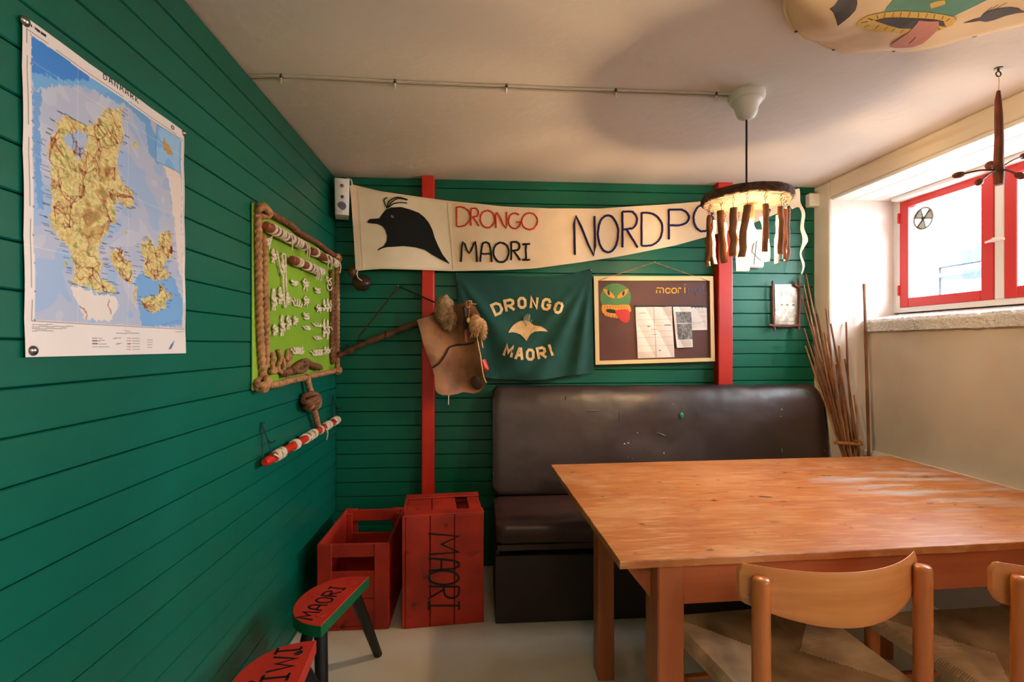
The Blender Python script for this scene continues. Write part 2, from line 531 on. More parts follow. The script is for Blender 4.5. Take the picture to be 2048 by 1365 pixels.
BLOCK = {     # heavier sewn block capitals
    'D': [[(0, 0), (.65, 0), (1, .25), (1, .75), (.65, 1), (0, 1), (0, 0)]],
    'R': [[(0, -.07), (0, 1), (.75, 1), (1, .85), (1, .6), (.75, .45), (0, .45)], [(.4, .45), (1, -.07)]],
    'O': [oct8],
    'N': [[(0, -.07), (0, 1.02), (.95, -.02), (1, 1.07)]],
    'G': [[(1, .72), (.75, 1), (.28, 1), (0, .78), (0, .22), (.28, 0), (.72, 0), (1, .2), (1, .45), (.55, .45)]],
    'M': [[(0, -.07), (.1, 1), (.5, .35), (.9, 1), (1, -.07)]],
    'A': [[(0, -.07), (.4, 1), (.6, 1), (1, -.07)], [(.18, .35), (.82, .35)]],
    'I': [[(.5, -.07), (.5, 1.07)]],
}
def letter_px(font, ch, x0, y0, x1, y1, rot=0.0, jit=0.0):
    """Strokes of a letter whose box is (x0,y0)-(x1,y1) in the photograph (y down), turned by rot degrees."""
    cx, cy = (x0 + x1) / 2, (y0 + y1) / 2
    r = math.radians(rot); out = []
    for st in font[ch]:
        o = []
        for (a, b) in st:
            x = (a - .5) * (x1 - x0); y = (b - .5) * (y1 - y0)
            X = x * math.cos(r) - y * math.sin(r); Y = x * math.sin(r) + y * math.cos(r)
            o.append((cx + X + random.uniform(-jit, jit), cy - Y + random.uniform(-jit, jit)))
        out.append(o)
    return out

def grid_sheet(S, rows, off, thick=.001):
    """A sheet through rows of (a,b) points, with a back."""
    nr, nc = len(rows), len(rows[0])
    mb = MB()
    vs = [S.at(a, b, off) for row in rows for (a, b) in row] + [S.at(a, b, off - thick) for row in rows for (a, b) in row]
    N0 = nr * nc; fs = []
    for i in range(nr - 1):
        for j in range(nc - 1):
            q = (i * nc + j, i * nc + j + 1, (i + 1) * nc + j + 1, (i + 1) * nc + j)
            fs.append(q); fs.append(tuple(N0 + k for k in reversed(q)))
    per = [j for j in range(nc)] + [i * nc + nc - 1 for i in range(1, nr)] + [(nr - 1) * nc + j for j in range(nc - 2, -1, -1)] + [i * nc for i in range(nr - 2, 0, -1)]
    for k in range(len(per)):
        a, b = per[k], per[(k + 1) % len(per)]
        fs.append((a, N0 + a, N0 + b, b))
    return mb.add(vs, fs)

def print_sheet(name, S, quad2, res, colfun, mat, parent=None, off=.0, thick=.0006, **kw):
    """A printed sheet: dense grid over quad2 (TL,TR,BR,BL in the surface's 2D), one printed colour per vertex (0..1 sRGB)."""
    TL, TR, BR, BL = [np.array(q) for q in quad2]
    nu, nv = res
    U, V = np.meshgrid(np.linspace(0, 1, nu), np.linspace(0, 1, nv))
    A = ((1 - V)[..., None] * ((1 - U)[..., None] * TL + U[..., None] * TR) + V[..., None] * ((1 - U)[..., None] * BL + U[..., None] * BR))
    C = colfun(U, V, A[..., 0], A[..., 1])
    C = np.clip(C, 0, 1)
    C = np.where(C <= .04045, C / 12.92, ((C + .055) / 1.055) ** 2.4)
    pts = np.array([S.at(float(a), float(b), off) for a, b in A.reshape(-1, 2)])
    bk = np.array([S.at(float(a), float(b), off - thick) for a, b in (TL, TR, BR, BL)])
    n = nu * nv
    idx = np.arange(n).reshape(nv, nu)
    q = np.stack([idx[:-1, :-1], idx[:-1, 1:], idx[1:, 1:], idx[1:, :-1]], -1).reshape(-1, 4)
    me = bpy.data.meshes.new(name)
    me.from_pydata(pts.tolist(), [], q.tolist())
    at = me.color_attributes.new('print', 'FLOAT_COLOR', 'POINT')
    rgba = np.ones((n, 4), np.float32); rgba[:, :3] = C.reshape(-1, 3)
    at.data.foreach_set('color', rgba.ravel())
    me.materials.append(mat)
    me.polygons.foreach_set('use_smooth', [True] * len(me.polygons))
    return link(name, me, parent, **kw)

# ================================================================== THE ROOM
XL, YB, ZC = -0.81, 2.93, 2.265          # left wall, back wall, ceiling
XR = 2.06                                # right wall
YF, YN = 2.80, 1.50                      # far and near end of the window niche
XW = 2.47                                # plane of the window
YR = -2.4                                # wall behind the viewer

def struct(name, mb, m, parent=None, smooth=False, **kw):
    return mb.build(name, m, parent, smooth=smooth, kind='structure' if parent is None else None, **kw)

fl = struct('floor', MB().box((XL - .1, YR - .1, -.1), (2.9, YB + .12, 0)), floor_m)
ce = MB()
ce.box((XL - .1, YR - .1, ZC), (2.9, YB + .12, ZC + .1))
struct('ceiling', ce, ceiling_m)

def plank_mesh(name, L, h, th, m):
    """Tongue-and-groove board along x, its face towards -y, edges rounded into the joint."""
    c = .0026
    prof = [(0, 0), (-th + c * 1.2, 0), (-th, c), (-th, h - c), (-th + c * 1.2, h), (0, h)]
    mb = MB(); n = len(prof)
    mb.add([(0, y, z) for y, z in prof] + [(L, y, z) for y, z in prof],
           [tuple(range(n)), tuple(range(2 * n - 1, n - 1, -1))] + [(i, n + i, n + (i + 1) % n, (i + 1) % n) for i in range(n)])
    me = bpy.data.meshes.new(name)
    me.from_pydata(mb.v, [], mb.f)
    bm = bmesh.new(); bm.from_mesh(me); bmesh.ops.recalc_face_normals(bm, faces=bm.faces[:]); bm.to_mesh(me); bm.free()
    me.materials.append(m)
    return me

# left wall: green boards, each a piece of the wall
wl = struct('wall_left', MB().box((XL - .12, YR - .1, 0), (XL - .017, YB + .12, ZC)), groove)
PITCH_L = .0861
me_l = plank_mesh('plank', YB - YR - .002, PITCH_L - .0020, .017, green)
z = .0186
rr = random.Random(3)
boards = [(z + k * PITCH_L) for k in range(27)]
bot = plank_mesh('plank', YB - YR - .002, .0155, .017, green)
for i, z0 in enumerate([0.0005] + boards):
    me = bot if i == 0 else me_l
    if z0 + PITCH_L > ZC:
        me = plank_mesh('plank', YB - YR - .002, ZC - z0 - .001, .017, green)
        if ZC - z0 < .01: continue
    o = bpy.data.objects.new('plank', me); COL.objects.link(o)
    o.parent = wl
    o.location = (XL - .017 + rr.uniform(-.0008, .0006), YR, z0 + .0010 if i else z0)
    o.rotation_euler = (0, 0, PI / 2)

# back wall: green boards in three bays between the red posts
wb = struct('wall_back', MB().box((XL - .12, YB + .017, 0), (2.6, YB + .12, ZC)), groove)
P1L, P1R = onY(843, 690, 2.87).x, onY(868, 690, 2.87).x
P2L, P2R = onY(1437, 690, 2.87).x, onY(1466, 690, 2.87).x
PITCH_B = .0816
bays = [(XL + .001, P1L), (P1R, P2L), (P2R, XR + .02)]
for bi, (xa, xb) in enumerate(bays):
    off = (1.322, 1.315, 1.327)[bi]
    L = xb - xa
    me_b = plank_mesh('plank', L, PITCH_B - .003, .017, green_back)
    k0 = -int(off / PITCH_B)
    z_list = []
    zz = off + k0 * PITCH_B
    if zz > .012: z_list.append((.0005, zz - .002))
    while zz < ZC - .012:
        h = min(PITCH_B, ZC - zz) - .003
        z_list.append((zz + .0015, h)); zz += PITCH_B
    for (z0, h) in z_list:
        me = me_b if abs(h - (PITCH_B - .003)) < 1e-4 else plank_mesh('plank', L, h, .017, green_back)
        o = bpy.data.objects.new('plank', me); COL.objects.link(o); o.parent = wb
        o.location = (xa, YB + .017 + rr.uniform(-.0006, .0008), z0)

# red posts in front of the boards
for i, (a, b) in enumerate(((P1L, P1R), (P2L, P2R))):
    mb = MB().box((a, YB - .06, 0), (b, YB + .016, ZC - .001), cham=.006)
    struct('trim_%d' % (i + 1), mb, red_post, label=('red painted upright post behind the long banner and the hanging hide', 'red painted upright post beside the brown notice board')[i])

# right wall with the deep window niche
struct('wall_right', MB().box((XR, YF, 0), (2.75, YB + .016, ZC - .001), cham=.012)
       .box((XR, YR, 0), (2.75, -1.15, ZC - .001)).box((XR, .05, 0), (2.75, YN, ZC - .001))
       .box((XR, -1.15, 0), (2.75, .05, 1.35)).box((XR, -1.15, 2.165), (2.75, .05, ZC - .001)), plaster)
under = MB().box((2.30, YN - .01, .0), (2.75, YF + .01, 1.40))
struct('wall_under_window', under, plaster, label='uneven plastered wall below the window sill')
pl = MB()
prof = [(2.31, 0), (2.265, 0), (2.265, .655), (2.275, .675), (2.31, .69)]
n = len(prof)
pl.add([(x, YN, z) for x, z in prof] + [(x, YF, z) for x, z in prof], [tuple(range(n)), tuple(range(2 * n - 1, n - 1, -1))] + [(i, (i + 1) % n, n + (i + 1) % n, n + i) for i in range(n)])
struct('trim_3', pl, plaster, label='low plaster ledge along the wall behind the table')
sill = MB()
prof = [(2.265, 1.378), (2.262, 1.43), (2.272, 1.447), (XW + .08, 1.492), (XW + .08, 1.378)]
# rough cast sill: finely broken front
nS = 70
rs = random.Random(5)
vs = []
for j in range(nS + 1):
    y = YN + (YF - YN) * j / nS
    for q, (x, z) in enumerate(prof):
        jx = rs.uniform(-.004, .004) if q in (0, 1, 2) else 0
        vs.append((x + jx, y, z + (rs.uniform(-.003, .003) if q < 3 else 0)))
fs = []
for j in range(nS):
    for q in range(5):
        fs.append((j * 5 + q, j * 5 + (q + 1) % 5, (j + 1) * 5 + (q + 1) % 5, (j + 1) * 5 + q))
fs += [(4, 3, 2, 1, 0), tuple(nS * 5 + q for q in range(5))]
sill.add(vs, fs)
struct('window_sill', sill, render_m, label='rough white rendered window sill')
lt = MB().box((XR, YN, 2.168), (2.75, YF, ZC - .001), cham=.008)
struct('lintel', lt, lintel_m, label='cracked cream painted lintel above the window niche')
# soffit boards of the niche
for i, (a, b, zz) in enumerate(((XR + .012, 2.19, 2.150), (2.193, 2.32, 2.150), (2.323, XW + .03, 2.150))):
    mb = MB().box((a, YN + .002, zz), (b, YF - .002, 2.168), cham=.003)
    struct('soffit_board', mb, white_paint, label='white painted board under the lintel, ' + ('room side', 'middle one', 'window side')[i])
struct('trim_4', MB().box((2.39, YN + .004, 2.128), (XW - .012, YF - .06, 2.150), cham=.004), white_paint, label='narrow white batten along the top of the window')
struct('wall_front', MB().box((XL - .1, YR - .12, 0), (2.75, YR, ZC)), plaster)

# window: white frame, two red casements
win = bpy.data.objects.new('window_1', None); COL.objects.link(win); win.location = (XW, 2.15, 1.49); TMP[win.name] = 'world_base'
tag(win, 'white framed window with two red casements', None, None, 'structure')
z0, z1 = 1.487, 2.150
fr = MB()
fr.box((XW - .01, YN, z0), (XW + .06, YN + .09, z1)).box((XW - .01, 2.757, z0), (XW + .06, YF, z1))
fr.box((XW - .01, YN + .09, z0), (XW + .06, 2.757, z0 + .028)).box((XW - .01, YN + .09, z1 - .012), (XW + .06, 2.757, z1))
fr.build('window_frame', white_paint, win, smooth=False)
MB().box((XW - .008, 2.178, z0 + .028), (XW + .06, 2.224, z1 - .012), cham=.003).build('mullion', white_paint, win, smooth=False)
for (ya, yb) in ((2.225, 2.756), (1.595, 2.177)):
    za, zb = z0 + .029, z1 - .013
    st_, rl = .058, .046
    mb = MB()
    cas = MB().box((XW - .014, ya + .002, za), (XW + .03, ya + st_, zb), cham=.003).build('casement', red_win, win, smooth=False, label='red painted casement')
    MB().box((XW - .014, yb - st_, za), (XW + .03, yb - .002, zb), cham=.003).build('stile', red_win, cas, smooth=False)
    MB().box((XW - .014, ya + st_, za), (XW + .03, yb - st_, za + rl + .006), cham=.003).build('rail', red_win, cas, smooth=False)
    MB().box((XW - .014, ya + st_, zb - rl), (XW + .03, yb - st_, zb), cham=.003).build('rail', red_win, cas, smooth=False)
    MB().box((XW + .008, ya + st_ - .004, za + rl), (XW + .012, yb - st_ + .004, zb - rl + .004)).build('pane', glass, cas, smooth=False)
    for zh in (za + .1, zb - .1):
        yh = yb if ya > 2 else ya
        MB().lathe([(.004, -.03), (.006, -.025), (.006, .025), (.004, .03)], (XW - .018, yh, zh), 8).build('hinge', red_win, cas)
lat = MB()
lat.tube([(XW - .03, 2.16, 1.793), (XW - .034, 2.20, 1.797), (XW - .03, 2.245, 1.793)], [.006, .009, .005], 8)
lat.lathe([(.012, 0), (.012, .02)], (XW - .03, 2.2, 1.787), 10)
lat.build('window_latch', white_paint, win, label='small white turn latch on the mullion')

# round vent in the pane
vent_c = onX(1847, 437, XW - .006)
vt = thing('window_vent', vent_c, 'round clear spoked vent set in the corner of the window pane', 'vent')
rv = .058
MB().tube([(vent_c.x, vent_c.y + rv * math.cos(a), vent_c.z + rv * math.sin(a)) for a in [2 * PI * i / 40 for i in range(40)]], .0048, 6, closed=True).build('rim', glass_dirt, vt)
for i in range(6):
    a = 2 * PI * i / 6 + .25
    MB().tube([(vent_c.x, vent_c.y + .01 * math.cos(a), vent_c.z + .01 * math.sin(a)), (vent_c.x - .002, vent_c.y + rv * math.cos(a), vent_c.z + rv * math.sin(a))], .0035, 6).build('spoke', glass_dirt, vt)
for i in range(3):
    a0 = 2 * PI * i / 3 + .25
    poly = [(0, 0)] + [(rv * .95 * math.cos(a0 + k * PI / 18), rv * .95 * math.sin(a0 + k * PI / 18)) for k in range(7)]
    mb = MB(); nn = len(poly)
    mb.add([(vent_c.x + .002, vent_c.y + p, vent_c.z + q) for p, q in poly] + [(vent_c.x + .0035, vent_c.y + p, vent_c.z + q) for p, q in poly],
           [tuple(range(nn)), tuple(range(2 * nn - 1, nn - 1, -1))] + [(k, (k + 1) % nn, nn + (k + 1) % nn, nn + k) for k in range(nn)])
    mb.build('blade', M('clear_smoky_plastic', (188, 190, 180), .3), vt)
MB().lathe([(.0, -.008), (.009, -.006), (.009, .004)], vent_c, 12, axis='X').build('hub', dark_steel, vt)

# unseen window added behind the viewer (same wall) for fill daylight
w2 = bpy.data.objects.new('fill_window', None); COL.objects.link(w2); w2.location = (XW, -.55, 1.35); TMP[w2.name] = 'world_base'
tag(w2, 'added red framed window in the rear part of the right wall, for fill light', None, None, 'structure')
MB().box((XW, -1.15, 1.35), (XW + .05, -1.07, 2.165)).box((XW, -.03, 1.35), (XW + .05, .05, 2.165)).box((XW, -1.07, 1.35), (XW + .05, -.03, 1.42)).box((XW, -1.07, 2.1), (XW + .05, -.03, 2.165)).build('window_frame', red_win, w2, smooth=False)
MB().box((XW + .02, -1.07, 1.42), (XW + .024, -.03, 2.1)).build('pane', glass, w2, smooth=False)

# outside: paving at ground level and a grey bench frame
struct('outside_ground', MB().box((2.75, -12, 1.30), (26, 16, 1.40)), ext_ground, label='pale paving outside the window')
eb = thing('garden_bench', (4.6, 4.5, 1.40), 'blurred grey bench frame outside beyond the window pane', 'bench')
MB().box((4.3, 3.3, 2.02), (4.38, 4.53, 2.14)).build('backrest', ext_grey, eb, smooth=False)
MB().box((4.3, 3.3, 1.93), (4.75, 4.53, 1.965)).build('seat', ext_grey, eb, smooth=False)
for yy in (3.35, 3.80, 4.44):
    MB().box((4.3, yy, 1.40), (4.38, yy + .09, 2.02)).build('leg', ext_grey, eb, smooth=False)

# daylight portals (sampling aids in the window openings; they give no light of their own)
for (y, zc_, sy, sz) in ((2.15, 1.82, 1.22, .66), (-.55, 1.76, 1.1, .75)):
    ld = bpy.data.lights.new('window_portal', 'AREA'); ld.shape = 'RECTANGLE'; ld.size = sz; ld.size_y = sy
    ld.cycles.is_portal = True
    lo = bpy.data.objects.new('window_portal', ld); COL.objects.link(lo)
    lo.location = (XW + .07, y, zc_); lo.rotation_euler = (0, PI / 2, 0)

# globe lamp in the rear of the room, behind the viewer
gl = thing('ceiling_lamp', (.35, -1.0, ZC), 'white globe lamp on the ceiling behind the viewer', 'lamp')
MB().lathe([(.06, 0), (.06, -.03), (.02, -.05), (.02, -.12)], (.35, -1.0, ZC), 20).build('base', white_plastic, gl)
MB().lathe([(.0, -.34)] + [(.11 * math.sin(PI * i / 12), -.23 - .11 * math.cos(PI * i / 12)) for i in range(1, 12)] + [(.0, -.12)], (.35, -1.0, ZC), 24).build('globe', globe_m, gl)

# ================================================================== FURNITURE
# ---- bench
BX0, BX1 = .083, 2.0
bench = thing('bench', (1.04, 2.6, 0), 'long dark brown padded vinyl bench along the green back wall', 'bench')
def pad(name, prof, x0, x1, m, seed, amp, endr=.03, nx=70):
    """A stuffed pad: profile (y,z) swept along x with rounded ends and soft creases."""
    P = smooth_path([(0, y, z) for y, z in prof], 4, closed=True)
    cy = sum(p.y for p in P) / len(P); cz = sum(p.z for p in P) / len(P)
    n = len(P); vs = []; fs = []
    xs = [x0 + (x1 - x0) * i / nx for i in range(nx + 1)]
    for i, x in enumerate(xs):
        e = min(x - x0, x1 - x)
        k = 1.0 if e > endr else .90 + .10 * math.sqrt(max(0, 1 - (1 - e / endr) ** 2))
        for p in P:
            d = amp * noise.noise(Vector((x * 3.2 + seed, p.y * 4, p.z * 5))) + amp * .5 * noise.noise(Vector((x * 9 + seed, p.y * 8, p.z * 11)))
            q = Vector((0, p.y - cy, p.z - cz)); L = q.length
            q = q * (k + (d / L if L > 1e-6 else 0))
            vs.append((x, cy + q.y, cz + q.z))
    for i in range(nx):
        for j in range(n):
            j2 = (j + 1) % n
            fs.append((i * n + j, i * n + j2, (i + 1) * n + j2, (i + 1) * n + j))
    fs += [tuple(range(n - 1, -1, -1)), tuple(nx * n + j for j in range(n))]
    return MB().add(vs, fs)
br = pad('backrest', [(2.905, .98), (2.895, 1.045), (2.85, 1.066), (2.805, 1.052), (2.772, 1.0), (2.752, .92), (2.735, .8), (2.715, .66), (2.70, .53), (2.71, .475), (2.80, .47), (2.88, .48), (2.90, .6), (2.905, .8)], BX0, BX1, vinyl, 1.3, .006).build('backrest', vinyl, bench, auto=60)
# raised creases of the old cover
for (ax, ay, bx, by) in ((1167, 823, 1207, 822), (1240, 815, 1238, 862), (1310, 865, 1330, 872), (1134, 792, 1132, 803)):
    p, q = onY(ax, ay, 2.748), onY(bx, by, 2.748)
    def fy(zv): return np.interp(zv, [.53, .66, .8, .92, 1.0, 1.05], [2.70, 2.715, 2.735, 2.752, 2.772, 2.805])
    pts = [Vector((p.x + (q.x - p.x) * t, float(fy(p.z + (q.z - p.z) * t)) + .001, p.z + (q.z - p.z) * t)) for t in [i / 8 for i in range(9)]]
    MB().tube(pts, [.001 + .004 * math.sin(PI * i / 8) for i in range(9)], 6).build('crease', vinyl, br)
pad('seat', [(2.70, .36), (2.40, .362), (2.325, .368), (2.308, .40), (2.31, .445), (2.335, .474), (2.40, .484), (2.55, .486), (2.70, .48), (2.715, .42)], BX0 + .004, BX1, vinyl_seat, 4.1, .006).build('seat_cushion', vinyl_seat, bench, auto=60)
MB().box((BX0 + .01, 2.335, .335), (BX1 - .01, 2.69, .362)).build('seat_board', dark_wood, bench, smooth=False)
MB().box((BX0, 2.322, 0.002), (BX1, 2.345, .315), cham=.003).build('front_panel', bench_base_m, bench, smooth=False)
MB().box((BX0, 2.345, 0.002), (BX0 + .022, 2.70, .335), cham=.003).build('end_panel', bench_base_m, bench, smooth=False)
MB().box((BX1 - .022, 2.345, 0.002), (BX1, 2.70, .335), cham=.003).build('end_panel', bench_base_m, bench, smooth=False)
MB().box((BX0 + .02, 2.88, .0), (BX0 + .06, 2.906, .95)).build('back_leg', dark_wood, bench, smooth=False)
MB().box((BX1 - .06, 2.88, .0), (BX1 - .02, 2.906, .95)).build('back_leg', dark_wood, bench, smooth=False)

# ---- table (loose top on a smaller base)
table = thing('table', (1.08, 1.64, 0), 'large worn orange-brown wooden table in front of the bench', 'table')
FLc, BLc, BRc, FRc = (.360, 1.245), (.335, 2.275), (2.042, 2.342), (2.050, 1.312)
def lerp2(a, b, t): return (a[0] + (b[0] - a[0]) * t, a[1] + (b[1] - a[1]) * t)
rt = random.Random(11)
outl = []
for (a, b, nseg, jit) in ((FLc, FRc, 60, .0012), (FRc, BRc, 20, .0008), (BRc, BLc, 40, .0006), (BLc, FLc, 30, .001)):
    for i in range(nseg):
        x, y = lerp2(a, b, i / nseg)
        if a is FLc and i == 55: y += .006
        outl.append((x + rt.uniform(-jit, jit), y + rt.uniform(-jit, jit)))
tt = MB()
n = len(outl)
cx_, cy_ = 1.2, 1.79
shr = [(x + (cx_ - x) * .0022, y + (cy_ - y) * .0026) for x, y in outl]
tt.add([(x, y, .750) for x, y in shr] + [(x, y, .7475) for x, y in outl] + [(x, y, .7305) for x, y in outl],
       [tuple(range(n))] + [(i, n + i, n + (i + 1) % n, (i + 1) % n) for i in range(n)] + [(n + i, 2 * n + i, 2 * n + (i + 1) % n, n + (i + 1) % n) for i in range(n)] + [tuple(range(3 * n - 1, 2 * n - 1, -1))])
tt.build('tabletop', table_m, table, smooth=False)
LEG = {'fl': (.465, 1.262, .535, 1.36), 'bl': (.465, 1.90, .528, 1.985), 'br': (1.648, 1.945, 1.712, 2.03), 'fr': (1.785, 1.305, 1.855, 1.40)}
for k, (a, b, c, d) in LEG.items():
    MB().box((a, b, 0), (c, d, .7300), cham=.004).build('leg', table_wood, table, smooth=False)
def apron(p, q, t, name='apron'):
    p, q = Vector(p), Vector(q); d = (q - p); L = d.length; a = math.atan2(d.y, d.x)
    MB().box((0, -t / 2, .612), (L, t / 2, .7300), Matrix.Translation((p.x, p.y, 0)) @ Matrix.Rotation(a, 4, 'Z'), cham=.003).build(name, apron_wood, table, smooth=False)
apron((.535, 1.30, 0), (1.785, 1.345, 0), .024)
apron((.528, 1.95, 0), (1.648, 1.995, 0), .024)
apron((.495, 1.36, 0), (.49, 1.90, 0), .024)
apron((1.82, 1.40, 0), (1.70, 1.945, 0), .024)
for (x, y0) in ((.43, 1.31), (1.89, 1.355)):
    s_ = 1 if x < 1 else -1
    mb = MB().prism([(0, .7300), (.06 * s_ * -1 + .035 * s_, .7300), (.035 * s_, .64)] if False else [(-.055 * s_, .7300), (.034 * s_, .7300), (.034 * s_, .62)], -.015, .015,
                    Matrix.Translation((x, y0 + .02, 0)) @ Matrix(((1, 0, 0, 0), (0, 0, -1, 0), (0, 1, 0, 0), (0, 0, 0, 1))))
    mb.build('bracket', table_wood, table, smooth=False)

# ---- chairs
def make_chair(loc, rz, label):
    t = thing('chair', loc, label, 'chair', 'beech chairs with woven seats at the table', rz=rz, local=True)
    SF, SB, D, SZ = .238, .218, .405, .442
    # rear posts with slanted rounded tops
    for s in (-1, 1):
        x = s * .218
        prof = [(.017, 0), (.0205, .08), (.0215, .45), (.021, .742), (.0195, .750), (.0165, .7535), (0, .755)]
        MB().lathe(prof, (x, 0, 0), 20, wob=lambda a, z: 1 + .045 * math.cos(4 * a)).build('rear_post', chair_post_m, t, auto=50)
        MB().lathe([(.016, 0), (.0195, .1), (.0205, .42), (.019, .447), (.0, .452)], (s * .24, .405, 0), 18).build('front_leg', chair_post_m, t, auto=50)
        MB().tube([(x, .0, .2), (s * .24, .405, .2)], .011, 10).build('side_stretcher', chair_post_m, t)
        MB().tube([(x, .0, .29), (s * .24, .405, .29)], .011, 10).build('side_stretcher', chair_post_m, t)
        MB().tube([(x, .0, SZ - .016), (s * .24, .405, SZ - .016)], .0155, 10).build('seat_rail', chair_post_m, t)
    MB().tube([(-.218, 0, SZ - .016), (.218, 0, SZ - .016)], .0155, 10).build('seat_rail', chair_post_m, t)
    MB().tube([(-.24, .405, SZ - .016), (.24, .405, SZ - .016)], .0155, 10).build('seat_rail', chair_post_m, t)
    MB().tube([(-.218, 0, .25), (.218, 0, .25)], .011, 10).build('rear_stretcher', chair_post_m, t)
    MB().tube([(-.24, .405, .25), (.24, .405, .25)], .011, 10).build('front_stretcher', chair_post_m, t)
    # bent back: bows towards the rear in the middle, deeper in the middle than at its ends
    mb = MB(); nx, nz = 44, 8; vs = []; fs = []
    HW = .247
    for side in (0, 1):
        for i in range(nx + 1):
            u = math.sin((-1 + 2 * i / nx) * PI / 2) * .5 + (-1 + 2 * i / nx) * .5
            x = u * HW
            e = abs(u)
            yb_ = -.042 + .082 * e * e + (.012 if side else 0)
            top = .772 - .004 * (1 - e * e) ; bot = .640 + .040 * e ** 2.0
            if e > .95:   # rounded corners
                k = (e - .95) / .05
                r_ = .012 * (1 - math.sqrt(max(0, 1 - k * k)))
                top -= r_; bot += r_
            for j in range(nz + 1):
                v = j / nz
                z = bot + (top - bot) * v
                edge = min(v, 1 - v) * (top - bot)
                rnd = .005 * (1 - min(1, edge / .008)) ** 2
                vs.append((x, yb_ + (-rnd if side else rnd) + .03 * (z - .70), z))
    n1 = (nx + 1) * (nz + 1)
    for i in range(nx):
        for j in range(nz):
            a = i * (nz + 1) + j
            q = (a, a + nz + 1, a + nz + 2, a + 1)
            fs.append(q); fs.append(tuple(n1 + k for k in reversed(q)))
    per = [i * (nz + 1) for i in range(nx + 1)] + [nx * (nz + 1) + j for j in range(1, nz + 1)] + [i * (nz + 1) + nz for i in range(nx - 1, -1, -1)] + [j for j in range(nz - 1, 0, -1)]
    for k in range(len(per)):
        a, b = per[k], per[(k + 1) % len(per)]
        fs.append((a, n1 + a, n1 + b, b))
    mb.add(vs, fs).build('backrest', chair_wood, t, auto=50)
    # woven seat: four fields of cord that wrap the rails and meet along the seams
    C4 = [Vector((-SB, 0, 0)), Vector((SB, 0, 0)), Vector((SF, D, 0)), Vector((-SF, D, 0))]
    ml, mr = Vector((-.045, .205, 0)), Vector((.045, .205, 0))
    def field(name, A, B, inA, inB, ncord):
        mb = MB()
        for k in range(ncord):
            s0, s1 = k / ncord, (k + 1) / ncord
            sm = (s0 + s1) / 2
            out = A.lerp(B, sm); 
            # inner end lies on the seams inA-...-inB
            seam = [A, inA, inB, B]
            dirn = Vector((0, 1, 0)) if abs((B - A).x) > abs((B - A).y) else Vector((1, 0, 0))
            # walk along dirn until the seam
            best = None
            for (p, q) in zip(seam[:-1], seam[1:]):
                e = q - p
                den = dirn.x * e.y - dirn.y * e.x
                if abs(den) < 1e-9: continue
                w_ = p - out
                tt_ = (w_.x * e.y - w_.y * e.x) / den; ss = (w_.x * dirn.y - w_.y * dirn.x) / den
                if -1e-6 <= ss <= 1 + 1e-6 and abs(tt_) > 1e-4:
                    if best is None or abs(tt_) < abs(best): best = tt_
            if best is None: continue
            inn = out + dirn * best
            hw = (B - A).length / ncord * .5
            side = (B - A).normalized()
            L = (inn - out).length
            o_dir = (out - inn).normalized()
            pts = [out + o_dir * .018 + Vector((0, 0, SZ - .03)), out + o_dir * .016 + Vector((0, 0, SZ - .008)), out + o_dir * .004 + Vector((0, 0, SZ + .003))]
            for q in (.3, .65, 1.0):
                pts.append(out.lerp(inn, q) + Vector((0, 0, SZ + .002 - .012 * min(1, q * L / .2))))
            jit = random.uniform(-.0008, .0008)
            vs = []; fs = []
            for p in pts:
                nrm = Vector((0, 0, 1)) if p is not pts[0] and p is not pts[1] else o_dir
                vs += [p - side * hw, p + nrm * (.0036 + jit), p + side * hw]
            for i in range(len(pts) - 1):
                a = 3 * i
                fs += [(a, a + 1, a + 4, a + 3), (a + 1, a + 2, a + 5, a + 4)]
            mb.add(vs, fs)
        mb.build(name, weave_m, t, smooth=False, kind='stuff')
    field('woven_seat_field', C4[0], C4[1], ml, mr, 70)
    field('woven_seat_field', C4[2], C4[3], mr, ml, 76)
    field('woven_seat_field', C4[3], C4[0], ml, ml + Vector((0, -.001, 0)), 64)
    field('woven_seat_field', C4[1], C4[2], mr, mr + Vector((0, .001, 0)), 64)
    return t
make_chair((.880, 1.145, 0), math.radians(4.5), 'beech chair with curved back seen whole, in front of the table')
make_chair((1.497, 1.10, 0), math.radians(2.0), 'beech chair with curved back cut off by the right edge of the photo')

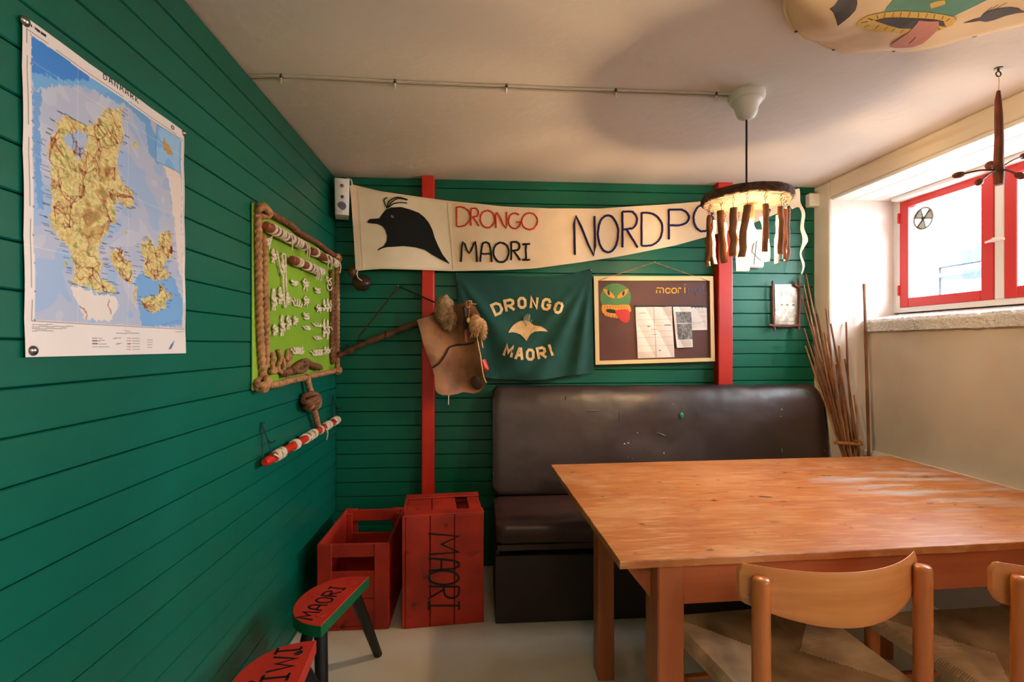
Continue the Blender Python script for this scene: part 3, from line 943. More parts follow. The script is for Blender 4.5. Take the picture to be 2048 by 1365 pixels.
# ---- crates
def make_crate(mtx, label, L, W, H, side_h, letters=False):
    t = thing('wooden_crate', None, label, 'crate', 'red wooden crates by the back wall', local=True, mtx=mtx)
    th = .014
    # floor boards
    for k in range(3):
        w_ = W / 3
        MB().box((k * w_ + .002, 0, .0), ((k + 1) * w_ - .002, L, th), cham=.002).build('bottom_board', crate_m, t, smooth=False)
    # long sides
    for s, x in ((0, 0), (1, W - th)):
        zz = th
        for h in side_h:
            MB().box((x, th * .2, zz + .001), (x + th, L - th * .2, zz + h - .0025), cham=.0025).build('side_board', crate_m, t, smooth=False)
            zz += h
    # ends with hand slot: lower boards, rail, corner battens
    for s, y in ((0, 0), (1, L - th)):
        y0, y1 = (y + th * .3, y + th * 1.3) if s == 0 else (y - th * .3, y + th * .7)
        lowh = H * .32
        for k in range(2):
            MB().box((th, y0, th + k * lowh + .001), (W - th, y1, th + (k + 1) * lowh - .002), cham=.002).build('end_board', crate_m, t, smooth=False)
        MB().box((th, y0, H - .065), (W - th, y1, H - .003), cham=.003).build('hand_rail', crate_m, t, smooth=False)
        o0, o1 = (y - .004, y + th * .3) if s == 0 else (y + th * .7, y + th + .004)
        for xa in (.003, W - .068):
            MB().box((xa, o0, .004), (xa + .065, o1, H), cham=.003).build('corner_batten', crate_m, t, smooth=False)
        i0, i1 = (y1, y1 + .018) if s == 0 else (y0 - .018, y0)
        for xa in (th, W - th - .03):
            MB().box((xa, i0, th), (xa + .03, i1, H - .02), cham=.002).build('inner_post', crate_m, t, smooth=False)
    return t
c1 = make_crate(Matrix.Translation((-.727, 2.318, 0)), 'red wooden crate standing upright and open, beside the left wall', .50, .325, .395, [.127, .127, .127])
a5 = math.radians(5.3)
mt = Matrix.Translation((-.343, 2.309, 0)) @ Matrix.Rotation(a5, 4, 'Z') @ Matrix(((0, 0, 1, 0), (1, 0, 0, 0), (0, 1, 0, 0), (0, 0, 0, 1)))
c2 = make_crate(mt, 'red wooden crate stood on end with MAORI painted down its side', .513, .335, .376, [.112, .112, .138])
# painted word on the upended crate (its own axes: x depth, y up, z to the right)
class CrateFace:
    def at(s, a, b, o=0.0): return Vector((-o, b, a))
CF = CrateFace()
ux, uy = math.cos(a5), math.sin(a5)
def crate_uv(px, py):
    # point on the front face plane of the crate
    d = ray(px, py); n_ = Vector((-uy, ux, 0)); k = (Vector((-.343, 2.309, 0)).dot(n_)) / d.dot(n_)
    p = d * k
    return ((p.x + .343) * ux + (p.y - 2.309) * uy, EYE + p.z)
def crate_letter(ch, x0, x1, y0, y1):
    mb = MB()
    for st in STROKES[ch]:
        pts = []
        for (a, b) in st:
            pts.append(crate_uv(x0 + (x1 - x0) * b + random.uniform(-.5, .5), y0 + (y1 - y0) * a))
        ribbon(mb, CF, pts, .009, .0012, thick=.002)
    mb.build('painted_letter', black, c2, smooth=False)
for ch, y0, y1 in (('M', 1068, 1110), ('A', 1117, 1142), ('O', 1142, 1170), ('R', 1174, 1198), ('I', 1203, 1221)):
    crate_letter(ch, 857, 918, y0, y1)

# ---- half-moon stools
def make_stool(p_near, p_far, bulge, label, word, feet, edge_m, wob=0.0):
    a, b = Vector(p_near), Vector(p_far)
    H = .40
    d = (b - a); L = d.length; d.normalize(); nrm = Vector((-d.y, d.x, 0))   # towards -x
    mid = (a + b) / 2
    t = thing('stool', (mid.x, mid.y, 0), label, 'stool', 'half-moon painted stools by the left wall')
    pts = []
    ns = 30
    for i in range(ns + 1):
        an = PI * i / ns
        pts.append(mid + d * (L / 2 * math.cos(an)) + nrm * (bulge * math.sin(an) ** .8))
    poly = [(p.x, p.y) for p in pts]
    mb = MB(); n = len(poly); cx, cy = sum(p[0] for p in poly) / n, sum(p[1] for p in poly) / n
    ins = [(x + (cx - x) * .02, y + (cy - y) * .02) for x, y in poly]
    mb.add([(x, y, H) for x, y in ins] + [(x, y, H - .002) for x, y in poly], [tuple(range(n))] + [(i, n + i, n + (i + 1) % n, (i + 1) % n) for i in range(n)])
    seat = mb.build('seat', stool_red, t, smooth=False, label='red painted seat top')
    eb_ = MB().add([(x, y, H - .002) for x, y in poly] + [(x, y, H - .038) for x, y in poly] , [tuple(range(n - 1, -1, -1)), tuple(range(n, 2 * n))] + [(i, n + i, n + (i + 1) % n, (i + 1) % n) for i in range(n)])
    eb_.build('seat_edge', edge_m, t, smooth=False)
    tops = [mid + d * (L * .33) + nrm * .035, mid - d * (L * .33) + nrm * .035, mid + nrm * (bulge * .72)]
    for tp, ft in zip(tops, feet):
        f = Vector((ft[0], ft[1], 0.004))
        tpp = Vector((tp.x, tp.y, H - .03))
        MB().tube([f, f.lerp(tpp, .5), tpp], [.0175, .02, .0215], 14).build('leg', black, t)
        ax = (tpp - f).normalized(); 
        q = Vector((tp.x, tp.y, H))
        ring = [(q.x + .013 * math.cos(k * PI / 8), q.y + .013 * math.sin(k * PI / 8), H + .0004) for k in range(16)]
        MB().tube(ring, .0011, 5, closed=True).build('leg_end', stool_red, t)
        if edge_m is stool_red: MB().lathe([(.012, .0), (.009, .0008), (0, .001)], (q.x, q.y, H), 14).build('worn_leg_end', dark_wood, t)
    # painted word: runs along the straight edge, tops of the letters towards the wall
    S = Surf('Z', H); 
    class Top:
        def at(s, u, v, o=0.0):
            p = mid + d * u + nrm * v
            return Vector((p.x, p.y, H + o))
    T = Top()
    wtot, lh = word[1], word[2]
    gap = .012
    wide = {'I': .55, 'M': 1.15, 'W': 1.2}
    tot = sum(wide.get(c, .9) for c in word[0])
    k = (wtot - gap * (len(word[0]) - 1)) / tot
    u = -wtot / 2 + word[3]
    for c in word[0]:
        cw = k * wide.get(c, .9)
        mb = MB()
        for st in STROKES[c]:
            ribbon(mb, T, [(u + p * cw + random.uniform(-.001, .001), word[4] + q * lh) for p, q in st], .0075, .0009, thick=.0009)
        mb.build('painted_letter', black, seat, smooth=False)
        u += cw + gap
    return t
make_stool((-.500, 1.638, 0), (-.420, 1.975, 0), .172, 'half-moon stool with a red top reading MAORI and green edge', ('MAORI', .22, .058, -.035, .045),
           [(-.415, 2.125), (-.482, 1.60), (-.66, 1.80)], stool_green)
make_stool((-.462, 1.20, 0), (-.490, 1.562, 0), .178, 'half-moon stool with a red top reading KIWI, nearest the viewer', ('KIWI', .215, .066, .045, .035),
           [(-.40, 1.62), (-.42, 1.14), (-.66, 1.38)], stool_red)

# ================================================================== LEFT WALL
# ---- map
def map_disp(a, b):
    # folds of the sheet, standing off the boards a little; the left edge curls
    d = .0035 + .0022 * abs(math.sin((a - .9) * 16)) + .0016 * abs(math.sin(b * 21)) 
    e = max(0, .905 - a)
    d += 1.6 * e * e * (1 + math.sin(b * 24))
    return d
MS = Surf('X', XL, map_disp)
def mp(x, y): return MS.to2(x, y)
quad = [mp(37, 29), mp(363, 263), mp(367, 707), mp(43, 715)]
def wm(pts): return np.array([mp(x, y) for x, y in pts])
JUT = wm([(101, 261), (106, 243), (121, 228), (138, 237), (154, 246), (169, 252), (188, 246), (197, 228), (208, 215), (228, 220), (241, 215), (235, 228), (240, 252), (241, 271), (231, 301), (229, 332), (234, 363), (246, 375), (264, 388), (261, 409), (253, 414), (246, 415), (232, 401), (223, 414), (224, 446), (208, 451), (211, 470), (195, 478), (196, 488), (190, 496), (195, 512), (200, 530), (193, 549), (195, 562), (211, 562), (224, 575), (224, 588), (200, 583), (187, 588), (169, 575), (148, 569), (139, 562), (140, 538), (136, 517), (132, 493), (116, 480), (99, 462), (90, 443), (94, 417), (98, 396), (95, 381), (95, 338), (86, 295), (89, 277), (101, 268)])
FYN = wm([(214, 504), (230, 496), (240, 501), (243, 517), (257, 528), (260, 544), (256, 567), (243, 562), (230, 549), (216, 528)])
SJ = wm([(276, 488), (293, 478), (298, 471), (301, 491), (314, 493), (313, 470), (325, 458), (339, 470), (336, 491), (340, 515), (327, 522), (323, 536), (334, 549), (327, 559), (303, 559), (285, 549), (282, 533), (288, 520), (277, 501)])
LOL = wm([(314, 562), (325, 583), (343, 591), (325, 604), (326, 615), (301, 625), (280, 612), (277, 596), (293, 594), (311, 591), (312, 575)])
ISL = [wm([(258, 287), (266, 284), (270, 290), (264, 297)]), wm([(243, 461), (248, 461), (250, 472), (245, 472)]), wm([(262, 570), (270, 572), (266, 600), (259, 612)]), wm([(123, 522), (128, 522), (128, 536), (124, 534)])]
GER = wm([(135, 573), (150, 571), (187, 590), (224, 591), (230, 612), (216, 644), (164, 639), (148, 604)])
SWE = wm([(318, 318), (330, 326), (357, 350), (360, 560), (352, 540), (346, 470), (345, 440), (340, 425), (336, 380), (326, 345)])
FJ = wm([(138, 266), (150, 262), (172, 272), (166, 290), (162, 312), (152, 322), (144, 304), (122, 288), (116, 270)])
DEEP = wm([(55, 71), (182, 152), (160, 160), (120, 158), (85, 150), (58, 143)])
INSET = wm([(309, 249), (355, 277), (355, 346), (308, 323)])
BORN = wm([(323, 277), (331, 287), (340, 302), (339, 313), (327, 304), (321, 290)])
NEAT = wm([(54, 69), (358, 281), (361, 657), (63, 640)])
FRAME = wm([(46, 58), (361, 279), (364, 659), (57, 643)])
GREYPAN = wm([(60, 165), (151, 205), (151, 225), (60, 190)])
def wob_noise(A, B, f, seed=0):
    return np.sin(A * f + 1.3 * seed + 2 * np.sin(B * f * .7 + seed)) * np.sin(B * f * 1.1 + 2 * np.sin(A * f * .6 - seed))
def seg_mark(A, B, p, q, wd):
    d = np.array(q) - np.array(p); L2 = float(d @ d) + 1e-12
    t = np.clip(((A - p[0]) * d[0] + (B - p[1]) * d[1]) / L2, 0, 1)
    return np.hypot(A - p[0] - t * d[0], B - p[1] - t * d[1]) < wd
def map_colours(U, V, A, B):
    C = np.ones(A.shape + (3,)) * np.array([232, 216, 206]) / 255
    def put(mask, col, k=1.0):
        C[mask] = C[mask] * (1 - k) + np.array(col) / 255 * k
    # outline jitter so that coasts look drawn
    ja = A + .004 * wob_noise(A, B, 160, 1) + .002 * wob_noise(A, B, 420, 2)
    jb = B + .004 * wob_noise(A, B, 170, 3) + .002 * wob_noise(A, B, 400, 4)
    neat = inside(A, B, NEAT)
    put(neat, (178, 182, 200))
    n1 = wob_noise(A, B, 22, 5) + .5 * wob_noise(A, B, 50, 6)
    put(neat & (n1 > .45), (158, 178, 208)); put(neat & (n1 < -.4), (190, 190, 202))
    put(neat & inside(ja, jb, wm([(56, 140), (190, 158), (240, 200), (235, 210), (180, 176), (120, 170), (60, 175)])), (112, 168, 216))
    put(neat & inside(ja, jb, wm([(190, 185), (240, 185), (290, 228), (320, 300), (312, 330), (296, 310), (285, 250), (240, 205)])), (110, 160, 208))
    put(neat & inside(ja, jb, DEEP), (58, 128, 206))
    put(neat & inside(ja, jb, wm([(56, 175), (75, 180), (72, 260), (80, 420), (64, 420)])), (112, 158, 208))
    put(neat & inside(ja, jb, wm([(262, 560), (310, 520), (345, 560), (360, 600), (360, 650), (280, 655)])), (120, 166, 212))
    put(inside(ja, jb, SWE) & neat, (226, 206, 192)); put(inside(ja, jb, GER), (226, 210, 196))
    land = np.zeros(A.shape, bool)
    for P in [JUT, FYN, SJ, LOL] + ISL:
        land |= inside(ja, jb, P)
    land &= ~inside(ja, jb, FJ)
    near = np.zeros(A.shape, bool)
    put(land, (222, 196, 128))
    n2 = wob_noise(A, B, 60, 7) + .6 * wob_noise(A, B, 140, 8)
    n4 = wob_noise(A, B, 230, 11) + .7 * wob_noise(A, B, 410, 12)
    put(land & (n2 > .25), (202, 168, 98), .45); put(land & (n2 < -.5), (188, 180, 104), .5); put(land & (n4 > .4), (186, 150, 90), .5); put(land & (n4 < -.6), (226, 206, 150), .6)
    hill = inside(ja, jb, wm([(140, 330), (210, 320), (228, 400), (220, 450), (190, 480), (150, 470), (135, 430), (160, 390)]))
    put(land & hill & (n2 > -.2), (176, 132, 70), .5); put(land & hill & (n2 > .4), (150, 108, 58), .5)
    n3 = wob_noise(A, B, 95, 9)
    put(land & (n3 > .72) & (n4 > -.2), (132, 146, 66), .7)
    ins = inside(A, B, INSET)
    put(ins, (120, 170, 216)); put(ins & (n1 > .1), (146, 186, 220)); put(ins & inside(ja, jb, BORN), (186, 140, 76))
    # coast line
    # roads and towns
    r_ = np.random.RandomState(4)
    towns = []
    for P, k in ((JUT, 190), (FYN, 30), (SJ, 56), (LOL, 22), (GER, 8)):
        lo, hi = P.min(0), P.max(0); c = 0
        while c < k:
            p = lo + (hi - lo) * r_.rand(2)
            if inside(np.array([p[0]]), np.array([p[1]]), P)[0]:
                towns.append((p, id(P))); c += 1
    T = np.array([t[0] for t in towns]); ids = [t[1] for t in towns]
    for i in range(len(T)):
        dd = np.hypot(*(T - T[i]).T)
        big = i % 9 == 0
        order = np.argsort(dd)[1:(8 if big else 3)]
        for j in order:
            if ids[i] != ids[j] or dd[j] > .07: continue
            mid = (T[i] + T[j]) / 2 + r_.uniform(-.006, .006, 2)
            for (p, q) in ((T[i], mid), (mid, T[j])):
                x0, x1 = min(p[0], q[0]) - .003, max(p[0], q[0]) + .003
                y0, y1 = min(p[1], q[1]) - .003, max(p[1], q[1]) + .003
                bb = (A > x0) & (A < x1) & (B > y0) & (B < y1)
                idx = np.nonzero(bb)
                m = seg_mark(A[idx], B[idx], p, q, .0010 if big else .0007)
                sel = (idx[0][m], idx[1][m])
                C[sel] = C[sel] * .45 + np.array([140, 64, 44]) / 255 * .55
        if big:
            put(np.hypot(A - T[i][0], B - T[i][1]) < .003, (120, 50, 40))
    put(np.hypot((A - mp(337, 500)[0]) / 1.2, (B - mp(337, 500)[1]) / 2.4) < .0048, (120, 40, 30))
    # small place names along the coasts: short dark dashes
    for P in (JUT, FYN, SJ, LOL):
        for k in range(0, len(P)):
            for q in range(2):
                a = P[k] + (P[(k + 1) % len(P)] - P[k]) * r_.rand()
                sgn = 1 if a[0] > P[:, 0].mean() else -1
                s0 = a + np.array([sgn * .004, 0]); s1 = s0 + np.array([sgn * r_.uniform(.008, .018), 0])
                m = seg_mark(A, B, s0, s1, .0008)
                put(m, (60, 60, 80), .6)
    # neat lines
    for P in (FRAME, INSET):
        for k in range(4):
            put(seg_mark(A, B, P[k], P[(k + 1) % 4], .0007), (70, 66, 66), .7)
    for k in range(11):       # grid ticks
        for (s, e) in ((0, 3), (1, 2)):
            p = NEAT[s] + (NEAT[e] - NEAT[s]) * k / 10
            put(np.hypot(A - p[0], B - p[1]) < .0015, (70, 66, 66), .7)
    # legend lines at the foot of the sheet
    def row(x0, y0, x1, col=(90, 80, 80), wd=.0008, k=.6):
        put(seg_mark(A, B, mp(x0, y0), mp(x1, y0 - (x1 - x0) * .01), wd), col, k)
    for i, y in enumerate((650, 654, 658, 662)): row(58, y, (98, 140, 125, 100)[i])
    row(226, 667, 274, (60, 60, 60)); row(243, 662, 254)
    for i, y in enumerate((677, 682, 688, 694)):
        row(180, y, 189, ((190, 40, 40), (90, 90, 90), (90, 90, 90), (150, 150, 150))[i], .0012, .9); row(192, y, 199 + i * 4)
    for i, y in enumerate((677, 682, 688, 694, 699)):
        row(248, y, 255, (150, 60, 60), .001, .8); row(258, y, 274); 
    for i, y in enumerate((680, 685, 690, 695)): row(290, y, 302 - i)
    row(220, 677, 236); row(224, 688, 236); row(346, 664, 364, (80, 80, 90)); 
    put(inside(A, B, wm([(331, 700), (336, 690), (344, 680), (341, 690), (337, 698)])), (80, 110, 150))
    for k in range(10):
        put(seg_mark(A, B, mp(318 + k * 4, 651 - k), mp(320 + k * 4, 650 - k), .0014), (90, 130, 180), .7)
    # fold creases, worn pale
    for x in (150, 250):
        put(np.abs(A - mp(x, 400)[0]) < .0008, (238, 228, 218), .35)
    for y in (200, 360, 520):
        put(np.abs(B - mp(180, y)[1]) < .0008, (238, 228, 218), .35)
    return C
mapo = print_sheet('wall_map', MS, quad, (300, 400), map_colours, map_m, label='large printed paper map of Denmark pinned to the green left wall', cat='map')
tw = MB()
xs0, xs1 = 200, 272
word = 'DANMARK'
for i, ch in enumerate(word):
    # letters stand upright on the sheet, spaced along its top margin
    x0 = 200.5 + i * 10.7; x1 = x0 + 6.3
    yb = 157 + (x0 - 200) * .705
    mb = MB()
    for st in STROKES[ch]:
        ribbon(mb, MS, [mp(x0 + a * (x1 - x0), yb + a * 4.4 - b * 10.5) for a, b in st], .0016, .0009, thick=.0004)
    mb.build('title_letter', black, mapo, smooth=False)
for i, ch in enumerate('1:750000'):
    x0 = 53 + i * 3.7 + (1.5 if i > 4 else 0); x1 = x0 + 2.6
    yb = 53 + (x0 - 53) * .70
    mb = MB()
    for st in STROKES[ch]:
        ribbon(mb, MS, [mp(x0 + a * (x1 - x0), yb + a * 1.8 - b * 4.6) for a, b in st], .0011, .0009, thick=.0004)
    mb.build('scale_digit', black, mapo, smooth=False)
em = mp(339, 255)
MB().tube([MS.at(em[0] + .005 * math.cos(k * PI / 8), em[1] + .005 * math.sin(k * PI / 8), .0008) for k in range(16)], .0009, 5, closed=True).build('printed_crest', black, mapo)
for (x, y, r, lb) in ((42, 42, .0095, 'domed steel tack at the top left corner of the map'), (362, 266, .0085, 'domed steel tack at the top right corner of the map'), (58, 702, .0095, 'domed steel tack at the bottom left corner of the map')):
    a, b = mp(x, y); p = MS.at(a, b, .0)
    MB().lathe([(r, .0), (r * .95, .002), (r * .7, .0045), (r * .35, .006), (0, .0065)], p, 18, axis='X').build('drawing_tack', steel, label=lb, cat='tack', group='tacks holding the map')

# ---- knot board
KX = XL + .009          # face of the board
kb_c = onX(590, 600, KX)
kb = thing('knot_board', (KX, kb_c.y, 1.2), 'lime green board of sailor knots framed with rope on the left wall', 'knot board')
KS = Surf('X', KX)
TLk, BLk = KS.to2(506, 405), KS.to2(511, 781)
yk0 = TLk[0]; yk1 = 2.895
zk0, zk1 = BLk[1], TLk[1]
mb = MB().box((XL + .002, yk0, zk0), (KX, yk1, zk1), cham=.002)
mb.build('board', lime, kb, smooth=False)
def KP(x, y, o=.012): 
    pq = onX(x, y, KX + o); a, b = pq.y, pq.z; return KS.at(a, min(b, 9), o) if a < yk1 - .01 else KS.at(yk1 - .012, EYE + (b - EYE) * (yk1 - .012) / a, o)
def rope(name, pts, r, m, parent, step=.005, tw=None):
    P = smooth_path(pts, 10)
    # resample evenly
    Q = [P[0]]; acc = 0
    for a, b in zip(P[:-1], P[1:]):
        L = (b - a).length; t = step - acc
        while t <= L:
            Q.append(a.lerp(b, t / L)); t += step
        acc = L - (t - step)
    if (Q[-1] - P[-1]).length > step * .3: Q.append(P[-1])
    return MB().tube(Q, r, 15, lobes=3, twist=tw or 1.0 / r, amp=.5).build(name, m, parent, auto=80)
rope('frame_rope', [KP(516, 430), KP(517, 520), KP(519, 620), KP(522, 700), KP(527, 765)], .0125, rope_m, kb)
rope('inner_rope', [KP(526, 470), KP(529, 500), KP(530, 560), KP(533, 640), KP(533, 735)], .0105, rope_m, kb)
rope('frame_rope', [KP(530, 425), KP(548, 432), KP(582, 452), KP(600, 467), KP(634, 486), KP(655, 502), KP(673, 514)], .0125, rope_dark, kb)
rope('frame_rope', [KP(674, 515), KP(676, 560), KP(675, 620), KP(675, 690), KP(677, 740)], .0125, rope_m, kb)
rope('inner_rope', [KP(662, 540), KP(664, 600), KP(664, 660), KP(664, 715), KP(668, 720), KP(670, 660), KP(669, 570)], .011, rope_dark, kb)
rope('frame_rope', [KP(532, 770), KP(555, 770), KP(580, 762), KP(605, 757), KP(614, 755)], .0125, rope_m, kb)
rope('frame_rope', [KP(614, 754), KP(636, 750), KP(660, 745), KP(676, 740)], .0125, rope_m, kb)
def ball_knot(c, r, rt_, m, parent, name='rope_knot', seed=0):
    """Several turns of rope wound into a ball."""
    mb = MB(); rg = random.Random(seed)
    for k in range(3):
        ax = Matrix.Rotation(k * PI / 3 + rg.random(), 3, 'X') @ Matrix.Rotation(rg.random() * 2, 3, 'Z')
        pts = []
        for i in range(22):
            a = 2 * PI * i / 22
            q = Vector((math.cos(a), math.sin(a), .35 * math.sin(2 * a + k)))
            q = ax @ q
            pts.append(Vector(c) + Vector((q.x * r[0], q.y * r[1], q.z * r[2])))
        mb.tube(pts, rt_, 9, closed=True, lobes=3, twist=60, amp=.2)
    return mb.build(name, m, parent, auto=80)
ball_knot(KP(527, 422, .02), (.018, .035, .018), .0115, rope_m, kb, seed=1)
ball_knot(KP(526, 768, .02), (.018, .035, .022), .0115, rope_m, kb, seed=2)
ball_knot(KP(675, 517, .018), (.014, .028, .018), .009, rope_m, kb, seed=3)
ball_knot(KP(676, 741, .018), (.014, .028, .016), .009, rope_m, kb, seed=4)
# hanging rope with its big knot
rope('hanging_rope', [KP(613, 752, .02), KP(616, 765, .02), KP(621, 785, .024), KP(624, 800, .026), KP(629, 825, .024), KP(633, 842, .02), KP(635, 850, .016)], .0135, rope_m, kb)
ball_knot(KP(622, 802, .034), (.032, .06, .036), .012, rope_dark, kb, seed=5)
ball_knot(KP(624, 806, .03), (.028, .05, .03), .012, rope_m, kb, seed=6)
# the three dowels wound with cord
for (x0, y0, x1, y1, wnd) in ((531, 451, 608, 491, (.12, .2, .3, .36, .42, .56, .62, .72, .78, .84, .97)), (583, 519, 644, 544, (.14, .18, .42, .46, .58, .64, .68, .8, .9, .95)), (622, 501, 672, 526, (.12, .16, .55, .6, .66, .8, .86, .92, .97))):
    p = KP(x0, y0, .028); q = KP(x1, y1, .028)
    q.z = p.z + (q.z - p.z) * .6
    d = (q - p)
    dw = MB().tube([p, p + d * .02, p + d * .5, p + d * .98, q], [.012, .0165, .0165, .0165, .012], 16).build('dowel', dowel_m, kb)
    for t_ in wnd:
        c = p + d * t_
        tl = random.uniform(-.012, .012)
        for k in range(2):
            cc = c + d.normalized() * (k * .009)
            ring = [cc + Vector((.0195 * math.cos(a), tl * math.cos(a), .0195 * math.sin(a))) for a in [2 * PI * i / 14 for i in range(14)]]
            MB().tube(ring, .0036, 6, closed=True).build('cord_turn', cord_m, dw)
    rg = random.Random(int(x0))
    for k in range(3):
        c = p + d * rg.uniform(.15, .95)
        MB().tube(smooth_path([c + Vector((.022, 0, .01)), c + Vector((.026, .02, -.015)), c + Vector((.014, .035 + .02 * rg.random(), -.05))], 5), .0034, 6).build('cord_end', cord_m, dw)
# the small knots: centre x,y, width, height (photo px), style
KN = [(528, 482, 9, 14, 'r', 1), (542, 513, 9, 28, 't', 1), (561, 535, 9, 34, 't', 1), (584, 566, 15, 10, 'r', 1), (607, 570, 14, 24, 't', 1), (631, 581, 13, 10, 'r', 1), (655, 566, 14, 30, 'r', 1),
      (543, 600, 10, 44, 't', 1), (556, 592, 9, 34, 't', 1), (571, 598, 9, 26, 't', 1), (589, 606, 20, 18, 'f', 1), (608, 603, 12, 20, 't', 1), (634, 618, 13, 16, 't', 1),
      (645, 611, 5, 24, 't', 1), (652, 611, 5, 26, 't', 1), (659, 612, 5, 24, 't', 1), (608, 632, 13, 13, 'r', 1), (560, 652, 9, 42, 't', 1), (572, 646, 9, 28, 't', 1), (586, 642, 10, 18, 't', 1),
      (631, 650, 18, 8, 'f', 1), (645, 657, 5, 36, 't', 1), (652, 660, 5, 40, 't', 1), (660, 656, 5, 32, 't', 1), (609, 656, 12, 9, 'f', 1), (545, 661, 10, 22, 't', 1), (631, 676, 14, 9, 'f', 1),
      (590, 702, 24, 16, 'w', 1), (630, 706, 24, 14, 'w', 1), (647, 702, 6, 16, 't', 1), (653, 702, 6, 14, 't', 1), (661, 698, 6, 20, 't', 1), (572, 718, 11, 34, 't', 0)]
def knot(x, y, wp, hp, style, pale, seed):
    rg = random.Random(seed)
    c2_ = KS.to2(x, y)
    wY = abs(KS.to2(x + wp / 2, y)[0] - KS.to2(x - wp / 2, y)[0]); hZ = abs(KS.to2(x, y - hp / 2)[1] - KS.to2(x, y + hp / 2)[1])
    m = cord_m if pale else rope_m
    r = .0042 if pale else .0075
    mb = MB()
    def T(u, v, o): return KS.at(c2_[0] + u * wY / 2, c2_[1] + v * hZ / 2, .006 + o * .009)
    if style == 'r' or style == 't':
        kv = 1.0 if style == 'r' else .42
        kc = 0 if style == 'r' else rg.uniform(-.2, .2)
        pts = []
        for i in range(30):
            t_ = 2 * PI * i / 30
            u = (math.sin(t_) + 2 * math.sin(2 * t_)) / 3; v = (math.cos(t_) - 2 * math.cos(2 * t_)) / 3
            pts.append(T(u, kc + v * kv, .5 - .5 * math.sin(3 * t_)))
        mb.tube(pts, r, 6, closed=True)
        if style == 't':
            mb.tube(smooth_path([T(-.3, kc, .4), T(-.45, .55, .2), T(-.1, .98, .2), T(.2, .6, .3), T(.15, kc, .4)], 4), r, 6)
            mb.tube(smooth_path([T(-.2, kc - .2, .4), T(-.3, -.6, .2), T(-.45, -1, .1)], 4), r, 6)
            mb.tube(smooth_path([T(.2, kc - .2, .4), T(.3, -.65, .2), T(.5, -.95, .1)], 4), r, 6)
    else:
        turns = 5 if style == 'w' else 3
        pts = []
        for i in range(turns * 12 + 1):
            t_ = i / (turns * 12); a = 2 * PI * turns * t_
            pts.append(T(-.75 + 1.5 * t_, math.sin(a) * .75, .6 + .6 * math.cos(a)))
        mb.tube(pts, r * (1.25 if style == 'w' else 1), 6)
        mb.tube([T(-.75, 0, .5), T(-1.05, .5, .1)], r, 6); mb.tube([T(.75, 0, .5), T(1.05, .9 if style == 'w' else -.5, .1)], r, 6)
    mb.build('cord_knot', m, kb, auto=80)
for i, k in enumerate(KN): knot(*k, 100 + i)
# long doubled cord in the upper left
for (pts, r) in (([(552, 500), (557, 520), (562, 545), (567, 555)], .0042), ([(567, 552), (566, 530), (564, 512), (568, 508), (571, 516), (571, 545), (573, 582)], .004), ([(566, 553), (567, 580), (569, 612), (572, 612), (574, 590)], .004), ([(545, 470), (540, 486), (538, 500)], .0035), ([(533, 482), (542, 476), (549, 462)], .0035)):
    MB().tube(smooth_path([KP(x, y, .012) for x, y in pts], 5), r, 6).build('cord', cord_m, kb)
# brown rope pieces along the foot of the board
rope('short_rope', [KP(546, 706), KP(545, 725), KP(546, 740)], .009, rope_m, kb); ball_knot(KP(546, 742, .014), (.01, .02, .01), .007, rope_m, kb, seed=9)
rope('rope_loop', [KP(558, 702), KP(561, 720), KP(556, 735), KP(562, 745), KP(568, 738), KP(567, 722), KP(560, 712), KP(557, 700)], .0075, rope_m, kb)
rope('spliced_rope', [KP(567, 749, .02), KP(585, 742, .02), KP(600, 730, .02), KP(612, 724, .02), KP(622, 730, .02), KP(640, 736, .02)], .014, rope_dark, kb)
rope('spliced_rope', [KP(585, 740, .03), KP(600, 744, .03), KP(610, 740, .03), KP(614, 730, .03), KP(608, 726, .03)], .010, rope_dark, kb)

# ---- red rod wound with white cord, hanging below
RS_X = XL + .035
p, q = onX(529, 926, RS_X), onX(676, 838, RS_X)
q.z = p.z + (q.z - p.z) * .85
if q.y > 2.90: q = p + (q - p) * ((2.90 - p.y) / (q.y - p.y))
rod = thing('cord_wound_rod', p, 'red wooden rod wound with white cord below the knot board', 'rod')
d = q - p
MB().tube([p, p + d * .015, p + d * .5, p + d * .985, q], [.011, .0165, .0165, .016, .011], 18).build('rod', red_stick_m, rod)
for t_, wdt in ((.10, 4), (.155, 3), (.30, 4), (.44, 2), (.49, 3), (.545, 4), (.66, 2), (.74, 5), (.80, 3), (.9, 5), (.95, 3)):
    for k in range(wdt):
        cc = p + d * t_ + d.normalized() * (k * .009); tl = random.uniform(-.01, .01)
        ring = [cc + Vector((.0195 * math.cos(a), tl * math.cos(a), .0195 * math.sin(a))) for a in [2 * PI * i / 14 for i in range(14)]]
        MB().tube(ring, .0042, 6, closed=True).build('cord_turn', cord_m, rod)
for (t_, dy, dz) in ((.08, -.03, .02), (.7, .03, -.06), (.45, .03, .01), (.9, -.02, .02)):
    c = p + d * t_
    MB().tube(smooth_path([c + Vector((.02, 0, 0)), c + Vector((.024, dy * .5, dz * .4)), c + Vector((.014, dy, dz))], 5), .004, 6).build('cord_end', cord_m, rod)
